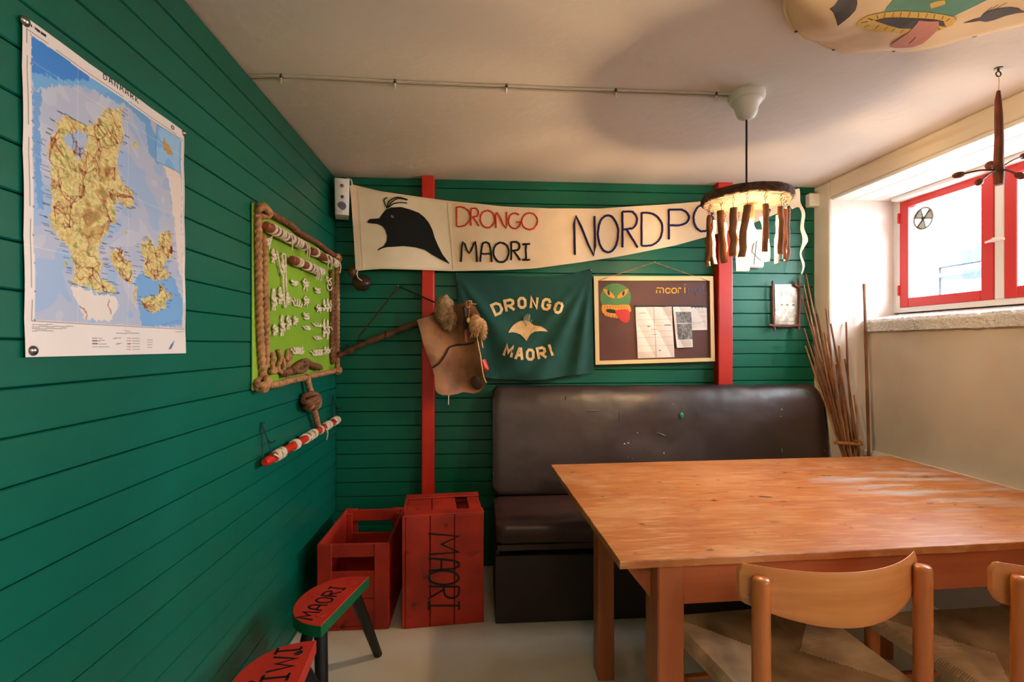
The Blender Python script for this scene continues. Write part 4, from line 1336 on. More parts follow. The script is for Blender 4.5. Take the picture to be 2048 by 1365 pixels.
for (nx, ny, hx, hy, t_) in ((523, 846, 540, 880, .03), (667, 792, 672, 812, .95)):
    a = onX(nx, ny, XL + .006); b = p + d * t_
    if a.y > 2.91: a.y = 2.9
    MB().tube([a, b + Vector((-.012, -.012, .016))], .0022, 5).build('hanging_string', black_cord, rod)
    MB().tube([a, a.lerp(b, .5) + Vector((.004, .02, 0)), b + Vector((.012, .014, .012))], .0022, 5).build('hanging_string', black_cord, rod)
    k = a.lerp(b, .55) + Vector((.006, .02, 0))
    MB().tube(smooth_path([k + Vector((0, -.012, .012)), k + Vector((.006, .01, -.004)), k + Vector((.004, .05, -.002))], 4), .0025, 5).build('string_knot', black_cord, rod)
    MB().lathe([(.0, .012), (.004, .011), (.004, .009), (.0015, .009), (.0015, -.004)], a, 8, axis='X').build('nail', steel, rod)

# ================================================================== BACK WALL
# ---- long banner
def banner_disp(a, b):
    return .006 * math.sin(a * 5 + b * 3) + .004 * math.sin(a * 13 + 4 * b) + .0022 * math.sin(b * 55 + 3 * math.sin(a * 4)) * (.4 + .6 * max(0, math.sin(a * 2.2 + .5)))
BS = Surf('Y', 2.842, banner_disp)
top = [(703, 370), (760, 384), (843, 395), (905, 404), (1000, 414), (1100, 419), (1200, 418), (1300, 412), (1400, 405), (1480, 398), (1560, 391), (1592, 382)]
botm = [(714, 541), (760, 537), (843, 539), (905, 541), (1000, 540), (1070, 536), (1150, 526), (1250, 510), (1350, 490), (1420, 471), (1500, 448), (1560, 424), (1590, 398)]
tx, ty = zip(*top); bx_, by_ = zip(*botm)
def brow(x0, x1, n_, nr=18):
    rows = []
    for j in range(nr + 1):
        v = j / nr; row = []
        for i in range(n_ + 1):
            x = x0 + (x1 - x0) * i / n_
            # the left hem leans; columns follow it
            lean = max(0, 1 - (x - 703) / 200)
            yt = np.interp(x, tx, ty); xb = x + lean * 10
            yb = np.interp(xb, bx_, by_)
            row.append(BS.to2(x + (xb - x) * v, yt + (yb - yt) * v))
        rows.append(row)
    return rows
ban_c = onY(1100, 480, 2.842)
banner = thing('banner', (ban_c.x, 2.842, ban_c.z), 'long cream cloth banner lettered DRONGO MAORI NORDPO across the back wall', 'banner')
cloth_l = grid_sheet(BS, brow(703, 906, 40), .0).build('cloth_panel', canvas2, banner, label='paler cloth panel carrying the bird head')
cloth_r = grid_sheet(BS, brow(904, 1592, 130), .0005).build('cloth', canvas, banner)
# hems
for pts in ([(x, np.interp(x, tx, ty) + 1) for x in range(703, 1590, 12)], [(x, np.interp(x, bx_, by_) - 1) for x in range(714, 1590, 12)]):
    mb = MB(); ribbon(mb, BS, [BS.to2(*p) for p in pts], .012, .0016, thick=.001); mb.build('hem', canvas, banner)
mb = MB(); ribbon(mb, BS, [BS.to2(x, y) for x, y in ((705, 371), (708, 400), (713, 470), (717, 540))], .03, .0028, thick=.002); mb.build('sleeve', canvas, banner)
mb = MB(); ribbon(mb, BS, [BS.to2(x, y) for x, y in ((716, 376), (719, 420), (723, 480), (726, 537))], .004, .003, thick=.001); mb.build('seam', canvas, banner)
mb = MB(); ribbon(mb, BS, [BS.to2(x, y) for x, y in ((896, 404), (898, 430), (903, 480), (907, 540))], .006, .003, thick=.001); mb.build('seam', canvas2, banner)
def C5(x, y): return (640 + x / 4.452, 340 + y / 4.452)
bird = [(425, 460), (445, 440), (530, 435), (560, 390), (590, 355), (640, 335), (720, 330), (800, 350), (880, 380), (930, 420), (970, 470), (1000, 530), (1020, 600), (1050, 670), (1090, 750), (1155, 835), (1080, 800), (1000, 755), (930, 710), (850, 690), (750, 680), (680, 685), (600, 690), (560, 700), (520, 718), (515, 712), (570, 680), (595, 640), (600, 590), (585, 540), (560, 505), (520, 485), (430, 475)]
bh = fill(BS, [BS.to2(*C5(*p)) for p in bird], .0035, .012, thick=.002).build('bird_head', black_cloth, banner, label='black cloth bird head')
fill(BS, [BS.to2(*C5(*p)) for p in [(628, 412), (640, 404), (654, 414), (662, 428), (650, 430), (636, 424)]], .005, .004, thick=.0015).build('eye', grey_plastic, bh)
for cr in ([(600, 345), (582, 305), (573, 270), (600, 248)], [(597, 345), (618, 282), (690, 245), (780, 265)], [(605, 340), (640, 288), (700, 256), (776, 268)], [(612, 335), (660, 302), (720, 291), (776, 296)]):
    P = smooth_path([BS.px(*C5(*p), .005) for p in cr], 6)
    MB().tube(P, .003, 6).build('crest_cord', black_cloth, bh)
def yarn(ch, x0, y0, x1, y1, conv, m, r, rot=0, shear=0.0):
    mb = MB()
    for st in letter_px(STROKES, ch, x0, y0, x1, y1, rot, jit=1.2):
        st = [(x + (y - (y0 + y1) / 2) * shear, y) for x, y in st]
        pts = [BS.px(*conv(*p), .004) for p in st]
        P = smooth_path(pts, 3) if len(pts) > 2 else [pts[0].lerp(pts[-1], k / 8) for k in range(9)]
        P = [p + Vector((random.uniform(-.0012, .0012), 0, random.uniform(-.0012, .0012))) for p in P]
        mb.tube(P, r, 6)
    mb.build('yarn_letter', m, banner)
for ch, b in zip('DRONGO', ((1218, 332, 1338, 505), (1345, 345, 1415, 500), (1428, 365, 1556, 518), (1568, 378, 1662, 522), (1680, 388, 1785, 524), (1797, 388, 1935, 533))):
    yarn(ch, *b, C5, red_yarn, .0040)
for ch, b in zip('MAORI', ((1256, 640, 1400, 820), (1425, 650, 1530, 820), (1545, 648, 1682, 822), (1703, 642, 1782, 803), (1800, 662, 1868, 803))):
    yarn(ch, *b, C5, black_cloth, .0055)
def C6(x, y): return (1060 + x / 3.413, 340 + y / 3.413)
for ch, b in zip('NORDPO', ((305, 318, 440, 585), (464, 310, 603, 563), (632, 285, 735, 530), (762, 292, 905, 520), (950, 270, 1085, 475), (1116, 243, 1245, 420))):
    yarn(ch, *b, C6, navy_yarn, .0062)
for st in ([(1545, 205), (1548, 270)], [(1600, 205), (1632, 285), (1640, 190)]):
    MB().tube([BS.px(*C6(*st[0]), .004).lerp(BS.px(*C6(*st[-1]), .004), k / 6) if len(st) == 2 else BS.px(*C6(*st[min(2, k // 3)]), .004).lerp(BS.px(*C6(*st[min(2, k // 3 + 1)]), .004), (k % 3) / 3) for k in range(7)], .006, 6).build('yarn_letter', navy_yarn, banner)
# tie at the left, twisted tail at the right
MB().tube(smooth_path([onY(704, 372, 2.842), onY(703, 362, 2.85), onY(697, 357, 2.87), onY(692, 360, 2.9), onY(690, 366, 2.905)], 6), .0045, 7).build('tie', canvas2, banner)
MB().tube(smooth_path([onY(716, 540, 2.842), onY(714, 546, 2.842), onY(712, 549, 2.842)], 4), .003, 6).build('tie', cord_m, banner)
tail_l = [(1575, 384), (1582, 420), (1598, 412), (1604, 450), (1602, 480), (1603, 505), (1602, 525), (1603, 548)]
tail_r = [(1596, 378), (1602, 392), (1607, 425), (1612, 462), (1613, 484), (1606, 505), (1607, 525), (1605, 549)]
TS = Surf('Y', 2.85, lambda a, b: .014 * math.sin(b * 40) )
rows = []
ntl = 40
for j in range(ntl + 1):
    t_ = j / ntl * 7; i0 = min(6, int(t_)); f = t_ - i0
    L_ = [tail_l[i0][k] * (1 - f) + tail_l[i0 + 1][k] * f for k in (0, 1)]; R_ = [tail_r[i0][k] * (1 - f) + tail_r[i0 + 1][k] * f for k in (0, 1)]
    rows.append([TS.to2(L_[0] + (R_[0] - L_[0]) * k / 5, L_[1] + (R_[1] - L_[1]) * k / 5) for k in range(6)])
grid_sheet(TS, rows, 0, .003).build('tail', canvas2, banner)

# ---- alarm detector in the corner
pc = onY(684, 398, 2.80)
det = thing('motion_detector', pc, 'white curved motion detector in the top left corner of the room', 'detector')
mb = MB(); vs = []; fs = []; nz = 14
R0 = Matrix.Rotation(math.radians(14), 3, 'Z')
for i in range(nz + 1):
    v = i / nz; zz = -.098 + .196 * v
    bow = .022 * (1 - (2 * v - 1) ** 2)
    for (x, y) in ((-.038, .07), (-.040, -.02 - .02 + bow), (-.034, -.046 + bow), (.034, -.046 + bow), (.040, -.04 + bow), (.038, .07)):
        q = R0 @ Vector((x * (1 - .1 * (1 - v)), y, 0)); vs.append((pc.x + q.x, pc.y + q.y, pc.z + zz))
for i in range(nz):
    for k in range(6):
        fs.append((i * 6 + k, i * 6 + (k + 1) % 6, (i + 1) * 6 + (k + 1) % 6, (i + 1) * 6 + k))
fs += [tuple(range(5, -1, -1)), tuple(nz * 6 + k for k in range(6))]
mb.add(vs, fs).build('housing', white_plastic, det, auto=50)
for (dx, dz, r, m_, nm) in ((.0, .062, .009, steel, 'sensor_eye'), (.002, .004, .009, steel, 'sensor_eye'), (-.002, -.048, .024, grey_plastic, 'lens')):
    v = (dz + .098) / .196; bow = .022 * (1 - (2 * v - 1) ** 2)
    q = R0 @ Vector((dx, -.050 + bow, 0))
    MB().lathe([(r, .008), (r, -.0005), (r * .6, -.002), (0, -.0025)], (pc.x + q.x, pc.y + q.y, pc.z + dz), 20, axis='Y').build(nm, m_, det)

# ---- small white sensor at the right end of the boards
sp = onY(1626, 401, 2.905)
sn = thing('wall_sensor', sp, 'small white sensor box at the right end of the green boards', 'sensor')
MB().box((sp.x - .034, 2.885, sp.z - .04), (sp.x + .034, 2.930, sp.z + .04), cham=.006).build('housing', white_plastic, sn, smooth=False)
MB().box((sp.x - .014, 2.882, sp.z - .022), (sp.x + .018, 2.886, sp.z + .024), cham=.0015).build('cover', white_paint, sn, smooth=False)
MB().tube([(sp.x + .004 + .007 * math.cos(a), 2.9, sp.z + .043 + .007 * math.sin(a)) for a in [2 * PI * i / 12 for i in range(12)]], .002, 5, closed=True).build('loop', steel, sn)

# ---- wooden rattle hanging under the banner's corner
gc = onY(718, 560, 2.86)
g = thing('wooden_rattle', gc, 'dark brown rounded wooden rattle hanging under the left end of the banner', 'rattle')
a = onY(707, 546, 2.86); MB().blob(a, (.026, .024, .034), 3, .18).build('upper_shell', branch_m, g)
a = onY(723, 566, 2.85); MB().blob(a, (.052, .036, .046), 5, .15).build('lower_shell', dark_wood, g)
MB().tube(smooth_path([onY(714, 548, 2.835), onY(716, 556, 2.81), onY(724, 562, 2.812)], 5), .003, 6).build('cord', cord_m, g)

# ---- branch on a string
BRY = 2.838
brn = thing('branch', onY(760, 675, BRY), 'brown wooden branch hung slantwise from a dark string', 'branch')
pp = [(677, 712), (700, 702), (725, 689), (760, 676), (800, 660), (840, 644), (872, 630)]
MB().tube(smooth_path([onY(x, y, BRY + .0) for x, y in pp], 6), [.0165 + .003 * math.sin(i * 1.3) for i in range(37)], 10).build('shaft', branch_m, brn)
for (x, y) in ((717, 686), (770, 671)):
    c = onY(x, y, BRY)
    MB().tube([c + Vector((.006 * math.cos(a) , -.0195 * math.cos(a), .0195 * math.sin(a))) for a in [2 * PI * i / 12 for i in range(12)]], .003, 5, closed=True).build('binding', black_cord, brn)
nl = onY(798, 573, 2.905)
MB().tube([nl, onY(716, 676, 2.85)], .005, 6).build('string', dark_wood, brn)
MB().tube([nl, onY(876, 608, 2.845)], .0045, 6).build('string', black_cord, brn)
MB().lathe([(0, -.035), (.005, -.034), (.005, -.031), (.002, -.03), (.002, .02)], nl, 8, axis='Y').build('nail', steel, brn)

# ---- leather hide with its trinkets
def C7(x, y): return (820 + x / 5.69, 580 + y / 5.69)
def hide_disp(a, b):
    return .03 + .028 * math.sin((a + .3) * 18 + b * 6) + .012 * math.sin(b * 22 + a * 9) + .02 * max(0, 1.15 - b)
HS = Surf('Y', 2.80, hide_disp)
hd = thing('leather_hide', onY(910, 700, 2.8), 'tan leather hide hung with fur and trinkets on the red post', 'hide')
outline = [(100, 370), (90, 350), (220, 300), (330, 260), (420, 200), (500, 185), (560, 165), (640, 150), (740, 195), (800, 300), (810, 420), (825, 560), (800, 690), (815, 800), (850, 900), (862, 1000), (872, 1050), (860, 1095), (790, 1165), (720, 1182), (660, 1170), (600, 1163), (540, 1180), (450, 1190), (380, 1185), (330, 1165), (300, 1130), (293, 1060), (290, 980), (262, 890), (225, 790), (190, 690), (160, 590), (140, 500), (115, 420)]
hs_px = [HS.to2(*C7(*p)) for p in outline]
fill(HS, hs_px, .0, .012, thick=.004).build('hide', leather_m, hd, auto=70)
def fur(name, c, r, m, n, L, seed):
    rg = random.Random(seed)
    b = MB().blob(c, r, seed, .25, 2.2).build(name, m, hd)
    mb = MB()
    for i in range(n):
        v = Vector((rg.gauss(0, 1), rg.gauss(0, 1), rg.gauss(0, 1))).normalized()
        p = Vector(c) + Vector((v.x * r[0], v.y * r[1], v.z * r[2])) * .93
        e = p + v * L * rg.uniform(.5, 1) + Vector((rg.uniform(-.5, .5), 0, -1)) * L * rg.uniform(.3, 1)
        t = Vector((rg.uniform(-1, 1), rg.uniform(-1, 1), rg.uniform(-1, 1))).normalized() * .0013
        mb.add([p - t, p + t, e], [(0, 1, 2)])
    mb.build('hair', m, b, kind='stuff')
    return b
fur('fur_tuft', HS.px(*C7(395, 225), .03), (.055, .03, .075), fur_m, 2200, .012, 1)
fur('fur_tuft', HS.px(*C7(440, 330), .024), (.046, .026, .066), fur_m, 1800, .012, 2)
fur('fur_tail', HS.px(*C7(745, 385), .03), (.034, .026, .045), fur_pale, 900, .016, 3)
fur('fur_tail', HS.px(*C7(825, 450), .012), (.024, .022, .055), fur_pale, 800, .012, 4)
mb = MB()
for k in range(9):
    x = 700 + k * 9
    mb = MB().tube(smooth_path([HS.px(*C7(x, 420), .05), HS.px(*C7(x + random.uniform(-8, 8), 480), .05), HS.px(*C7(x + random.uniform(-14, 14), 520 + random.uniform(0, 50)), .045)], 4), [.003] * 8 + [.0012], 5)
    mb.build('fringe', fur_pale, hd)
rg = random.Random(8)
for k in range(9):     # bunch of loops at the top
    c = HS.px(*C7(690 + rg.uniform(-45, 45), 165 + rg.uniform(-25, 40)), .03)
    ax = Matrix.Rotation(rg.random() * 3, 3, 'Z') @ Matrix.Rotation(rg.random() * 3, 3, 'X')
    MB().tube([c + ax @ Vector((.014 * math.cos(a), .009 * math.sin(a), 0)) for a in [2 * PI * i / 14 for i in range(14)]], .0026, 6, closed=True).build('cord_loop', rope_m, hd)
MB().tube(smooth_path([HS.px(*C7(680, 230), .035), HS.px(*C7(674, 290), .04), HS.px(*C7(670, 335), .04)], 4), .003, 6).build('thong', rope_m, hd)
MB().blob(HS.px(*C7(668, 355), .045), (.011, .01, .014), 2, .1).build('bead', letter_m, hd)
p_ = HS.px(*C7(635, 515), .03)
MB().lathe([(.0, -.038), (.012, -.036), (.013, 0), (.012, .036), (0, .038)], p_, 14).build('wooden_toggle', red_stick_m if False else dowel_m, hd)
MB().tube(smooth_path([HS.px(*C7(620, 200), .02), HS.px(*C7(635, 330), .03), HS.px(*C7(640, 450), .03)], 4), .012, 8).build('dark_strap', dark_wood, hd)
MB().tube(smooth_path([HS.px(*C7(x, y), .01) for x, y in ((265, 885), (345, 830), (420, 720), (450, 660), (530, 628), (640, 620), (730, 600))], 5), .0045, 6).build('seam_thong', dark_wood, hd)
MB().tube(smooth_path([HS.px(*C7(x, y), .016) for x, y in ((760, 500), (775, 620), (800, 740), (815, 860), (840, 990), (868, 1052))], 5), .0035, 6).build('long_thong', letter_m, hd)
MB().tube(smooth_path([HS.px(*C7(x, y), .01) for x, y in ((810, 560), (820, 610), (828, 660))], 4), .003, 6).build('thong', letter_m, hd)
dp = HS.px(*C7(768, 1050), .006)
MB().lathe([(.0, -.010), (.02, -.009), (.034, -.005), (.036, .0), (.034, .004)], dp, 20, axis='Y', wob=lambda a, z: 1 + .05 * math.sin(3 * a) + .1 * math.sin(a) ** 2).build('dark_disc', dark_wood, hd)
MB().tube([HS.px(*C7(820, 800), -.02), HS.px(*C7(850, 880), -.015), HS.px(*C7(885, 910), -.015)], [.02, .02, .01], 8).build('red_horn', red_stick_m, hd)
MB().tube([HS.px(*C7(445, 1150), -.012), HS.px(*C7(444, 1295), -.012)], .003, 6).build('white_pin', cord_m, hd)

# ---- dark green cloth flag
def flag_disp(a, b):
    p = onY(912, 548, 2.9); q = onY(1183, 540, 2.9)
    d = .012
    # folds running from the two pinned corners towards the middle of the foot
    ta = math.atan2(p.z - b, max(1e-3, a - p.x)); tb = math.atan2(q.z - b, max(1e-3, q.x - a))
    ra = math.hypot(a - p.x, b - p.z); rb = math.hypot(q.x - a, b - q.z)
    d += .026 * math.exp(-((ta - .95) / .16) ** 2) * min(1, ra / .28) ** 1.3 + .020 * math.exp(-((ta - 1.3) / .1) ** 2) * min(1, ra / .28) ** 1.3
    d += .030 * math.exp(-((tb - 1.12) / .11) ** 2) * min(1, rb / .32) ** 1.5 + .024 * math.exp(-((tb - 1.42) / .07) ** 2) * min(1, rb / .32) ** 1.5 + .018 * math.exp(-((tb - .85) / .1) ** 2) * min(1, rb / .32) ** 1.5
    return d
FS = Surf('Y', 2.905, flag_disp)
fg = thing('flag', onY(1050, 650, 2.9), 'dark green cloth flag with DRONGO MAORI and a pale bird head', 'flag')
ft = [(911, 546), (960, 549), (1050, 555), (1110, 553), (1150, 547), (1183, 538)]
fb = [(928, 744), (985, 757), (1050, 760), (1090, 758), (1130, 752), (1187, 745)]
rows = []
for j in range(51):
    v = j / 50; row = []
    for i in range(61):
        u = i / 60
        xt = 911 + (1183 - 911) * u; xb = 928 + (1187 - 928) * u
        yt = np.interp(xt, *zip(*ft)); yb = np.interp(xb, *zip(*fb))
        row.append(FS.to2(xt + (xb - xt) * v, yt + (yb - yt) * v))
    rows.append(row)
fcl = grid_sheet(FS, rows, 0, .002).build('cloth', flag_m, fg, auto=80)
for (ch, x, y, rot, wd, ht) in (('D', 994, 618, 24, 16, 21), ('R', 1018.5, 611, 12, 16, 20), ('O', 1043.5, 606.5, 3, 13, 18.5), ('N', 1067.7, 606.3, -3, 12, 19), ('G', 1092, 609.5, -11, 14, 19.5), ('O', 1115.5, 616.5, -19, 12.5, 19.5),
                                ('M', 1016.5, 702, -14, 15, 20), ('A', 1037.5, 707.5, -7, 13.5, 20), ('O', 1059, 709.5, 0, 12.5, 18.5), ('R', 1081.5, 706, 11, 14, 19.5), ('I', 1099.5, 700.5, 17, 10, 20)):
    mb = MB()
    for st in letter_px(BLOCK, ch, x - wd / 2, y - ht / 2, x + wd / 2, y + ht / 2, rot):
        pts = [FS.to2(*p) for p in st]
        cl = (Vector(pts[0]) - Vector(pts[-1])).length < 1e-4
        ribbon(mb, FS, pts, .0155, .0030, closed=cl, thick=.002)
    mb.build('felt_letter', letter_m, fg, smooth=False)
def C8(x, y): return (900 + x / 5.25, 520 + y / 5.25)
fbird = [(608, 770), (625, 735), (660, 690), (700, 660), (745, 642), (800, 640), (850, 668), (880, 690), (950, 703), (1000, 733), (1018, 755), (950, 750), (885, 755), (845, 778), (820, 812), (795, 855), (770, 820), (735, 785), (690, 768), (650, 762)]
fbd = fill(FS, [FS.to2(*C8(*p)) for p in fbird], .0030, .01, thick=.002).build('bird_head', letter_m, fg)
for k in range(8):
    ex, ey = ((768, 622), (772, 600), (784, 586), (797, 577), (812, 570), (828, 570), (836, 582), (858, 632))[k]
    MB().tube(smooth_path([FS.px(*C8(790 + k * 6, 682), .005), FS.px(*C8((786 + k * 7 + ex) / 2, (670 + ey) / 2), .006), FS.px(*C8(ex, ey), .006)], 4), .0012, 5).build('crest_thread', cord_m, fbd)
fill(FS, [FS.to2(*C8(*p)) for p in [(788, 684), (796, 680), (802, 688), (794, 694)]], .0042, .004, thick=.001).build('eye', black_cloth, fbd)
for (x, y) in ((913, 548), (1181, 541)):
    c = FS.px(x, y, .0); MB().lathe([(0, -.006), (.005, -.005), (.006, -.002), (.002, 0), (.002, .012)], c, 10, axis='Y').build('pin', steel, fg)

# ---- notice board
NBY = 2.895
nb = thing('notice_board', onY(1307, 640, NBY), 'brown notice board with cream frame lettered maori nyt', 'notice board')
NS = Surf('Y', NBY)
o4 = [NS.to2(*p) for p in ((1187, 553), (1425, 553), (1429, 723), (1190.5, 730))]
i4 = [NS.to2(*p) for p in ((1195.5, 562), (1418.5, 562), (1421, 716), (1198.5, 722))]
panel = MB()
panel.add([(x, NBY + .004, z) for x, z in o4] + [(x, NBY + .018, z) for x, z in o4], [(0, 1, 2, 3), (7, 6, 5, 4)] + [(k, k + 4, (k + 1) % 4 + 4, (k + 1) % 4) for k in range(4)])
panel.build('panel', board_brown, nb, smooth=False)
for k in range(4):
    a, b, c, d = o4[k], o4[(k + 1) % 4], i4[(k + 1) % 4], i4[k]
    mb = MB().add([(x, NBY - .008, z) for x, z in (a, b, c, d)] + [(x, NBY + .0042, z) for x, z in (a, b, c, d)], [(0, 1, 2, 3), (7, 6, 5, 4)] + [(q, q + 4, (q + 1) % 4 + 4, (q + 1) % 4) for q in range(4)])
    mb.build('frame_rail', cream_frame, nb, smooth=False)
NF = Surf('Y', NBY + .004)
def CN(x, y): return (1170 + x / 4.874, 510 + y / 4.874)
def paint(poly, m, off, parent, name, step=.015):
    return fill(NF, [NF.to2(*CN(*p)) for p in poly], off, step, thick=.0006).build(name, m, parent, smooth=False)
face = paint([(165, 490), (150, 440), (150, 390), (170, 335), (215, 298), (270, 280), (320, 280), (375, 298), (420, 330), (445, 380), (448, 420), (440, 470), (430, 490), (370, 486), (300, 492), (230, 486)], mgreen_p, .0010, nb, 'painted_face')
paint([(175, 332), (215, 340), (260, 370), (285, 400), (293, 424), (262, 422), (225, 405), (195, 375)], orange_p, .0018, face, 'painted_eye')
paint([(422, 332), (380, 345), (340, 375), (318, 402), (312, 425), (345, 422), (385, 402), (410, 372)], orange_p, .0018, face, 'painted_eye')
paint([(215, 350), (230, 345), (242, 372), (238, 400), (222, 385)], black, .0026, face, 'painted_pupil')
paint([(372, 355), (385, 350), (386, 375), (375, 400), (362, 395), (362, 372)], black, .0026, face, 'painted_pupil')
lips = paint([(165, 490), (230, 486), (300, 492), (370, 486), (430, 488), (446, 520), (448, 550), (430, 565), (400, 545), (330, 620), (260, 612), (200, 595), (170, 565), (160, 530)], orange_p, .0018, nb, 'painted_lips')
paint([(203, 545), (212, 530), (250, 528), (300, 540), (300, 572), (250, 568), (215, 560)], black, .0026, lips, 'painted_mouth')
paint([(290, 545), (330, 535), (390, 530), (425, 540), (436, 580), (434, 630), (415, 660), (380, 664), (345, 645), (320, 610), (300, 575)], red_p, .0034, nb, 'painted_tongue')
for k in range(9):
    x = 190 + k * 27
    mb = MB(); ribbon(mb, NF, [NF.to2(*CN(x, 498 + (k % 2))), NF.to2(*CN(x + 3, 520))], .0018, .0026, thick=.0006); mb.build('lip_mark', black, lips, smooth=False)
for k in range(5):
    x = 185 + k * 28; y = 565 + k * 8
    mb = MB(); ribbon(mb, NF, [NF.to2(*CN(x, y)), NF.to2(*CN(x - 3 + k, y + 22))], .0018, .0026, thick=.0006); mb.build('lip_mark', black, lips, smooth=False)
for ch, b, m_ in (('m', (697, 322, 764, 375), yellow_p), ('a', (785, 325, 832, 374), yellow_p), ('o', (845, 325, 893, 374), yellow_p), ('r', (908, 322, 940, 375), yellow_p), ('i', (955, 318, 990, 375), yellow_p), ('n', (1002, 325, 1035, 378), blue_p), ('y', (1058, 322, 1110, 378), blue_p), ('t', (1135, 325, 1175, 378), blue_p)):
    mb = MB()
    for st in letter_px(STROKES, ch, *b):
        ribbon(mb, NF, [NF.to2(*CN(*p)) for p in st], .0062 if m_ is yellow_p else .0028, .0012, thick=.0012)
    mb.build('painted_letter', m_, nb, smooth=False)
star = []
for k in range(10):
    a = PI / 2 + k * PI / 5; r = 24 if k % 2 == 0 else 9
    star.append((975 + r * math.cos(a) * .8, 290 - r * math.sin(a)))
paint(star, M('brass_paint', (130, 100, 50), .6), .0012, nb, 'painted_star')
mb = MB().box((NS.to2(*CN(483, 495))[0], NBY - .004, NS.to2(*CN(483, 508))[1]), (NS.to2(*CN(1205, 495))[0], NBY + .004, NS.to2(*CN(483, 492))[1])); mb.build('clip_strip', black, nb, smooth=False)
a, b, c = onY(1199, 561, NBY - .009), onY(1308, 525, 2.905), onY(1416, 562, NBY - .009)
MB().tube([a, b], .0025, 5).build('hanging_cord', rope_m, nb); MB().tube([b, c], .0025, 5).build('hanging_cord', rope_m, nb)
MB().lathe([(0, -.012), (.005, -.011), (.002, -.008), (.002, .02)], b, 8, axis='Y').build('nail', steel, nb)

def page(kind):
    def f(U, V, A, B):
        C = np.ones(U.shape + (3,)) * np.array([236, 222, 210]) / 255
        def put(m, c, k=1): C[m] = C[m] * (1 - k) + np.array(c) / 255 * k
        if kind == 'form':
            put(np.abs(U - .5) < .006, (120, 110, 110), .5)
            for y in (.25, .37, .48, .6, .76): put((np.abs(V - y) < .004) & (U > .03) & (U < .97), (170, 158, 150), .6)
            for (x0, x1, y) in ((.1, .28, .12), (.3, .38, .38), (.4, .58, .44), (.42, .56, .54), (.77, .95, .36), (.58, .64, .86)): put((U > x0) & (U < x1) & (np.abs(V - y) < .007), (70, 64, 64), .8)
            put((U < .5) & (V > .88), (206, 190, 176), .6); put((U > .75) & (V < .18), (214, 198, 184), .7)
        if kind == 'photo':
            ph = (V > .13) & (V < .80) & (U > .13)
            n = wob_noise(U, V, 30, 2) + wob_noise(U, V, 70, 3)
            put(ph, (120, 116, 112)); put(ph & (n > .5), (160, 156, 150)); put(ph & (n < -.6), (88, 84, 84)); put(ph & (np.abs(V - .41) < .006), (214, 206, 198))
            for k in range(5): put((np.abs(V - .84 - k * .03) < .006) & (U > .15) & (U < .9), (150, 142, 138), .6)
        if kind == 'text':
            for k in range(16): put((np.abs(V - .12 - k * .05) < .009) & (U > .06) & (U < .95 - .2 * ((k * 7) % 4 == 0)), (150, 142, 138), .55)
            put((np.abs(V - .05) < .02) & (np.sin(U * 60) > -.3), (120, 112, 110), .7)
        if kind == 'foil':
            C[:] = np.array([158, 146, 128]) / 255
            n = wob_noise(U, V, 9, 2) + .5 * wob_noise(U, V, 21, 3); put(n > .5, (184, 174, 160)); put(n < -.7, (132, 120, 102))
            put(((np.abs(U - .12) < .008) | (np.abs(U - .88) < .008)) & (V > .1) & (V < .92), (120, 104, 90), .7)
            put(((np.abs(V - .1) < .006) | (np.abs(V - .92) < .006)) & (U > .12) & (U < .88), (120, 104, 90), .7)
            put((np.abs(U - .48) < .07 * (1 - (V - .16) / .3 * .2)) & (V > .16) & (V < .30) & (np.sin(V * 130) > -.2), (110, 96, 86), .8)
            for (x0, x1) in ((.15, .36), (.62, .85)): put((U > x0) & (U < x1) & (V > .19) & (V < .3) & (wob_noise(U, V, 60, 6) > 0), (120, 106, 94), .7)
            for y in (.36, .40, .44): put((np.abs(V - y) < .012) & (U > .15) & (U < .85) & (np.sin(U * 90 + y * 40) > -.2), (116, 100, 90), .7)
            for x0 in (.25, .48, .74): put((U > x0) & (U < x0 + .11) & (np.abs(V - .51) < .018), (70, 60, 54), .8)
            put((np.abs(V - .63) < .006) & (U > .15) & (U < .85), (120, 104, 90), .6)
            put((np.hypot(U - .52, (V - .84) * 1.6) < .06) & (np.hypot(U - .52, (V - .84) * 1.6) > .04), (120, 104, 90), .6)
            put((V > .7) & (V < .9) & (wob_noise(U + V, U - V, 40, 4) > .75), (232, 226, 216), .8)
        return C
    return f
def sheet(name, q4, kind, lb, off, res, curl):
    S_ = Surf('Y', NBY + .004, lambda a, b: .003 + curl * abs(math.sin(a * 31 + b * 17)))
    return print_sheet(name, S_, [S_.to2(*CN(*p)) for p in q4], res, page(kind), print_m, off=off, label=lb, cat='paper', group='papers on the notice board')
sheet('paper_sheet', [(487, 512), (840, 506), (868, 998), (512, 1010)], 'form', 'large creased white form pinned in the middle of the notice board', .003, (90, 110), .003)
sheet('paper_sheet', [(855, 505), (1180, 505), (1188, 733), (1000, 738)], 'text', 'printed text page at the upper right of the notice board', .0015, (80, 60), .002)
sheet('paper_sheet', [(848, 508), (1025, 508), (1043, 900), (888, 908)], 'photo', 'narrow clipping with a grey photograph on the notice board', .006, (60, 100), .003)

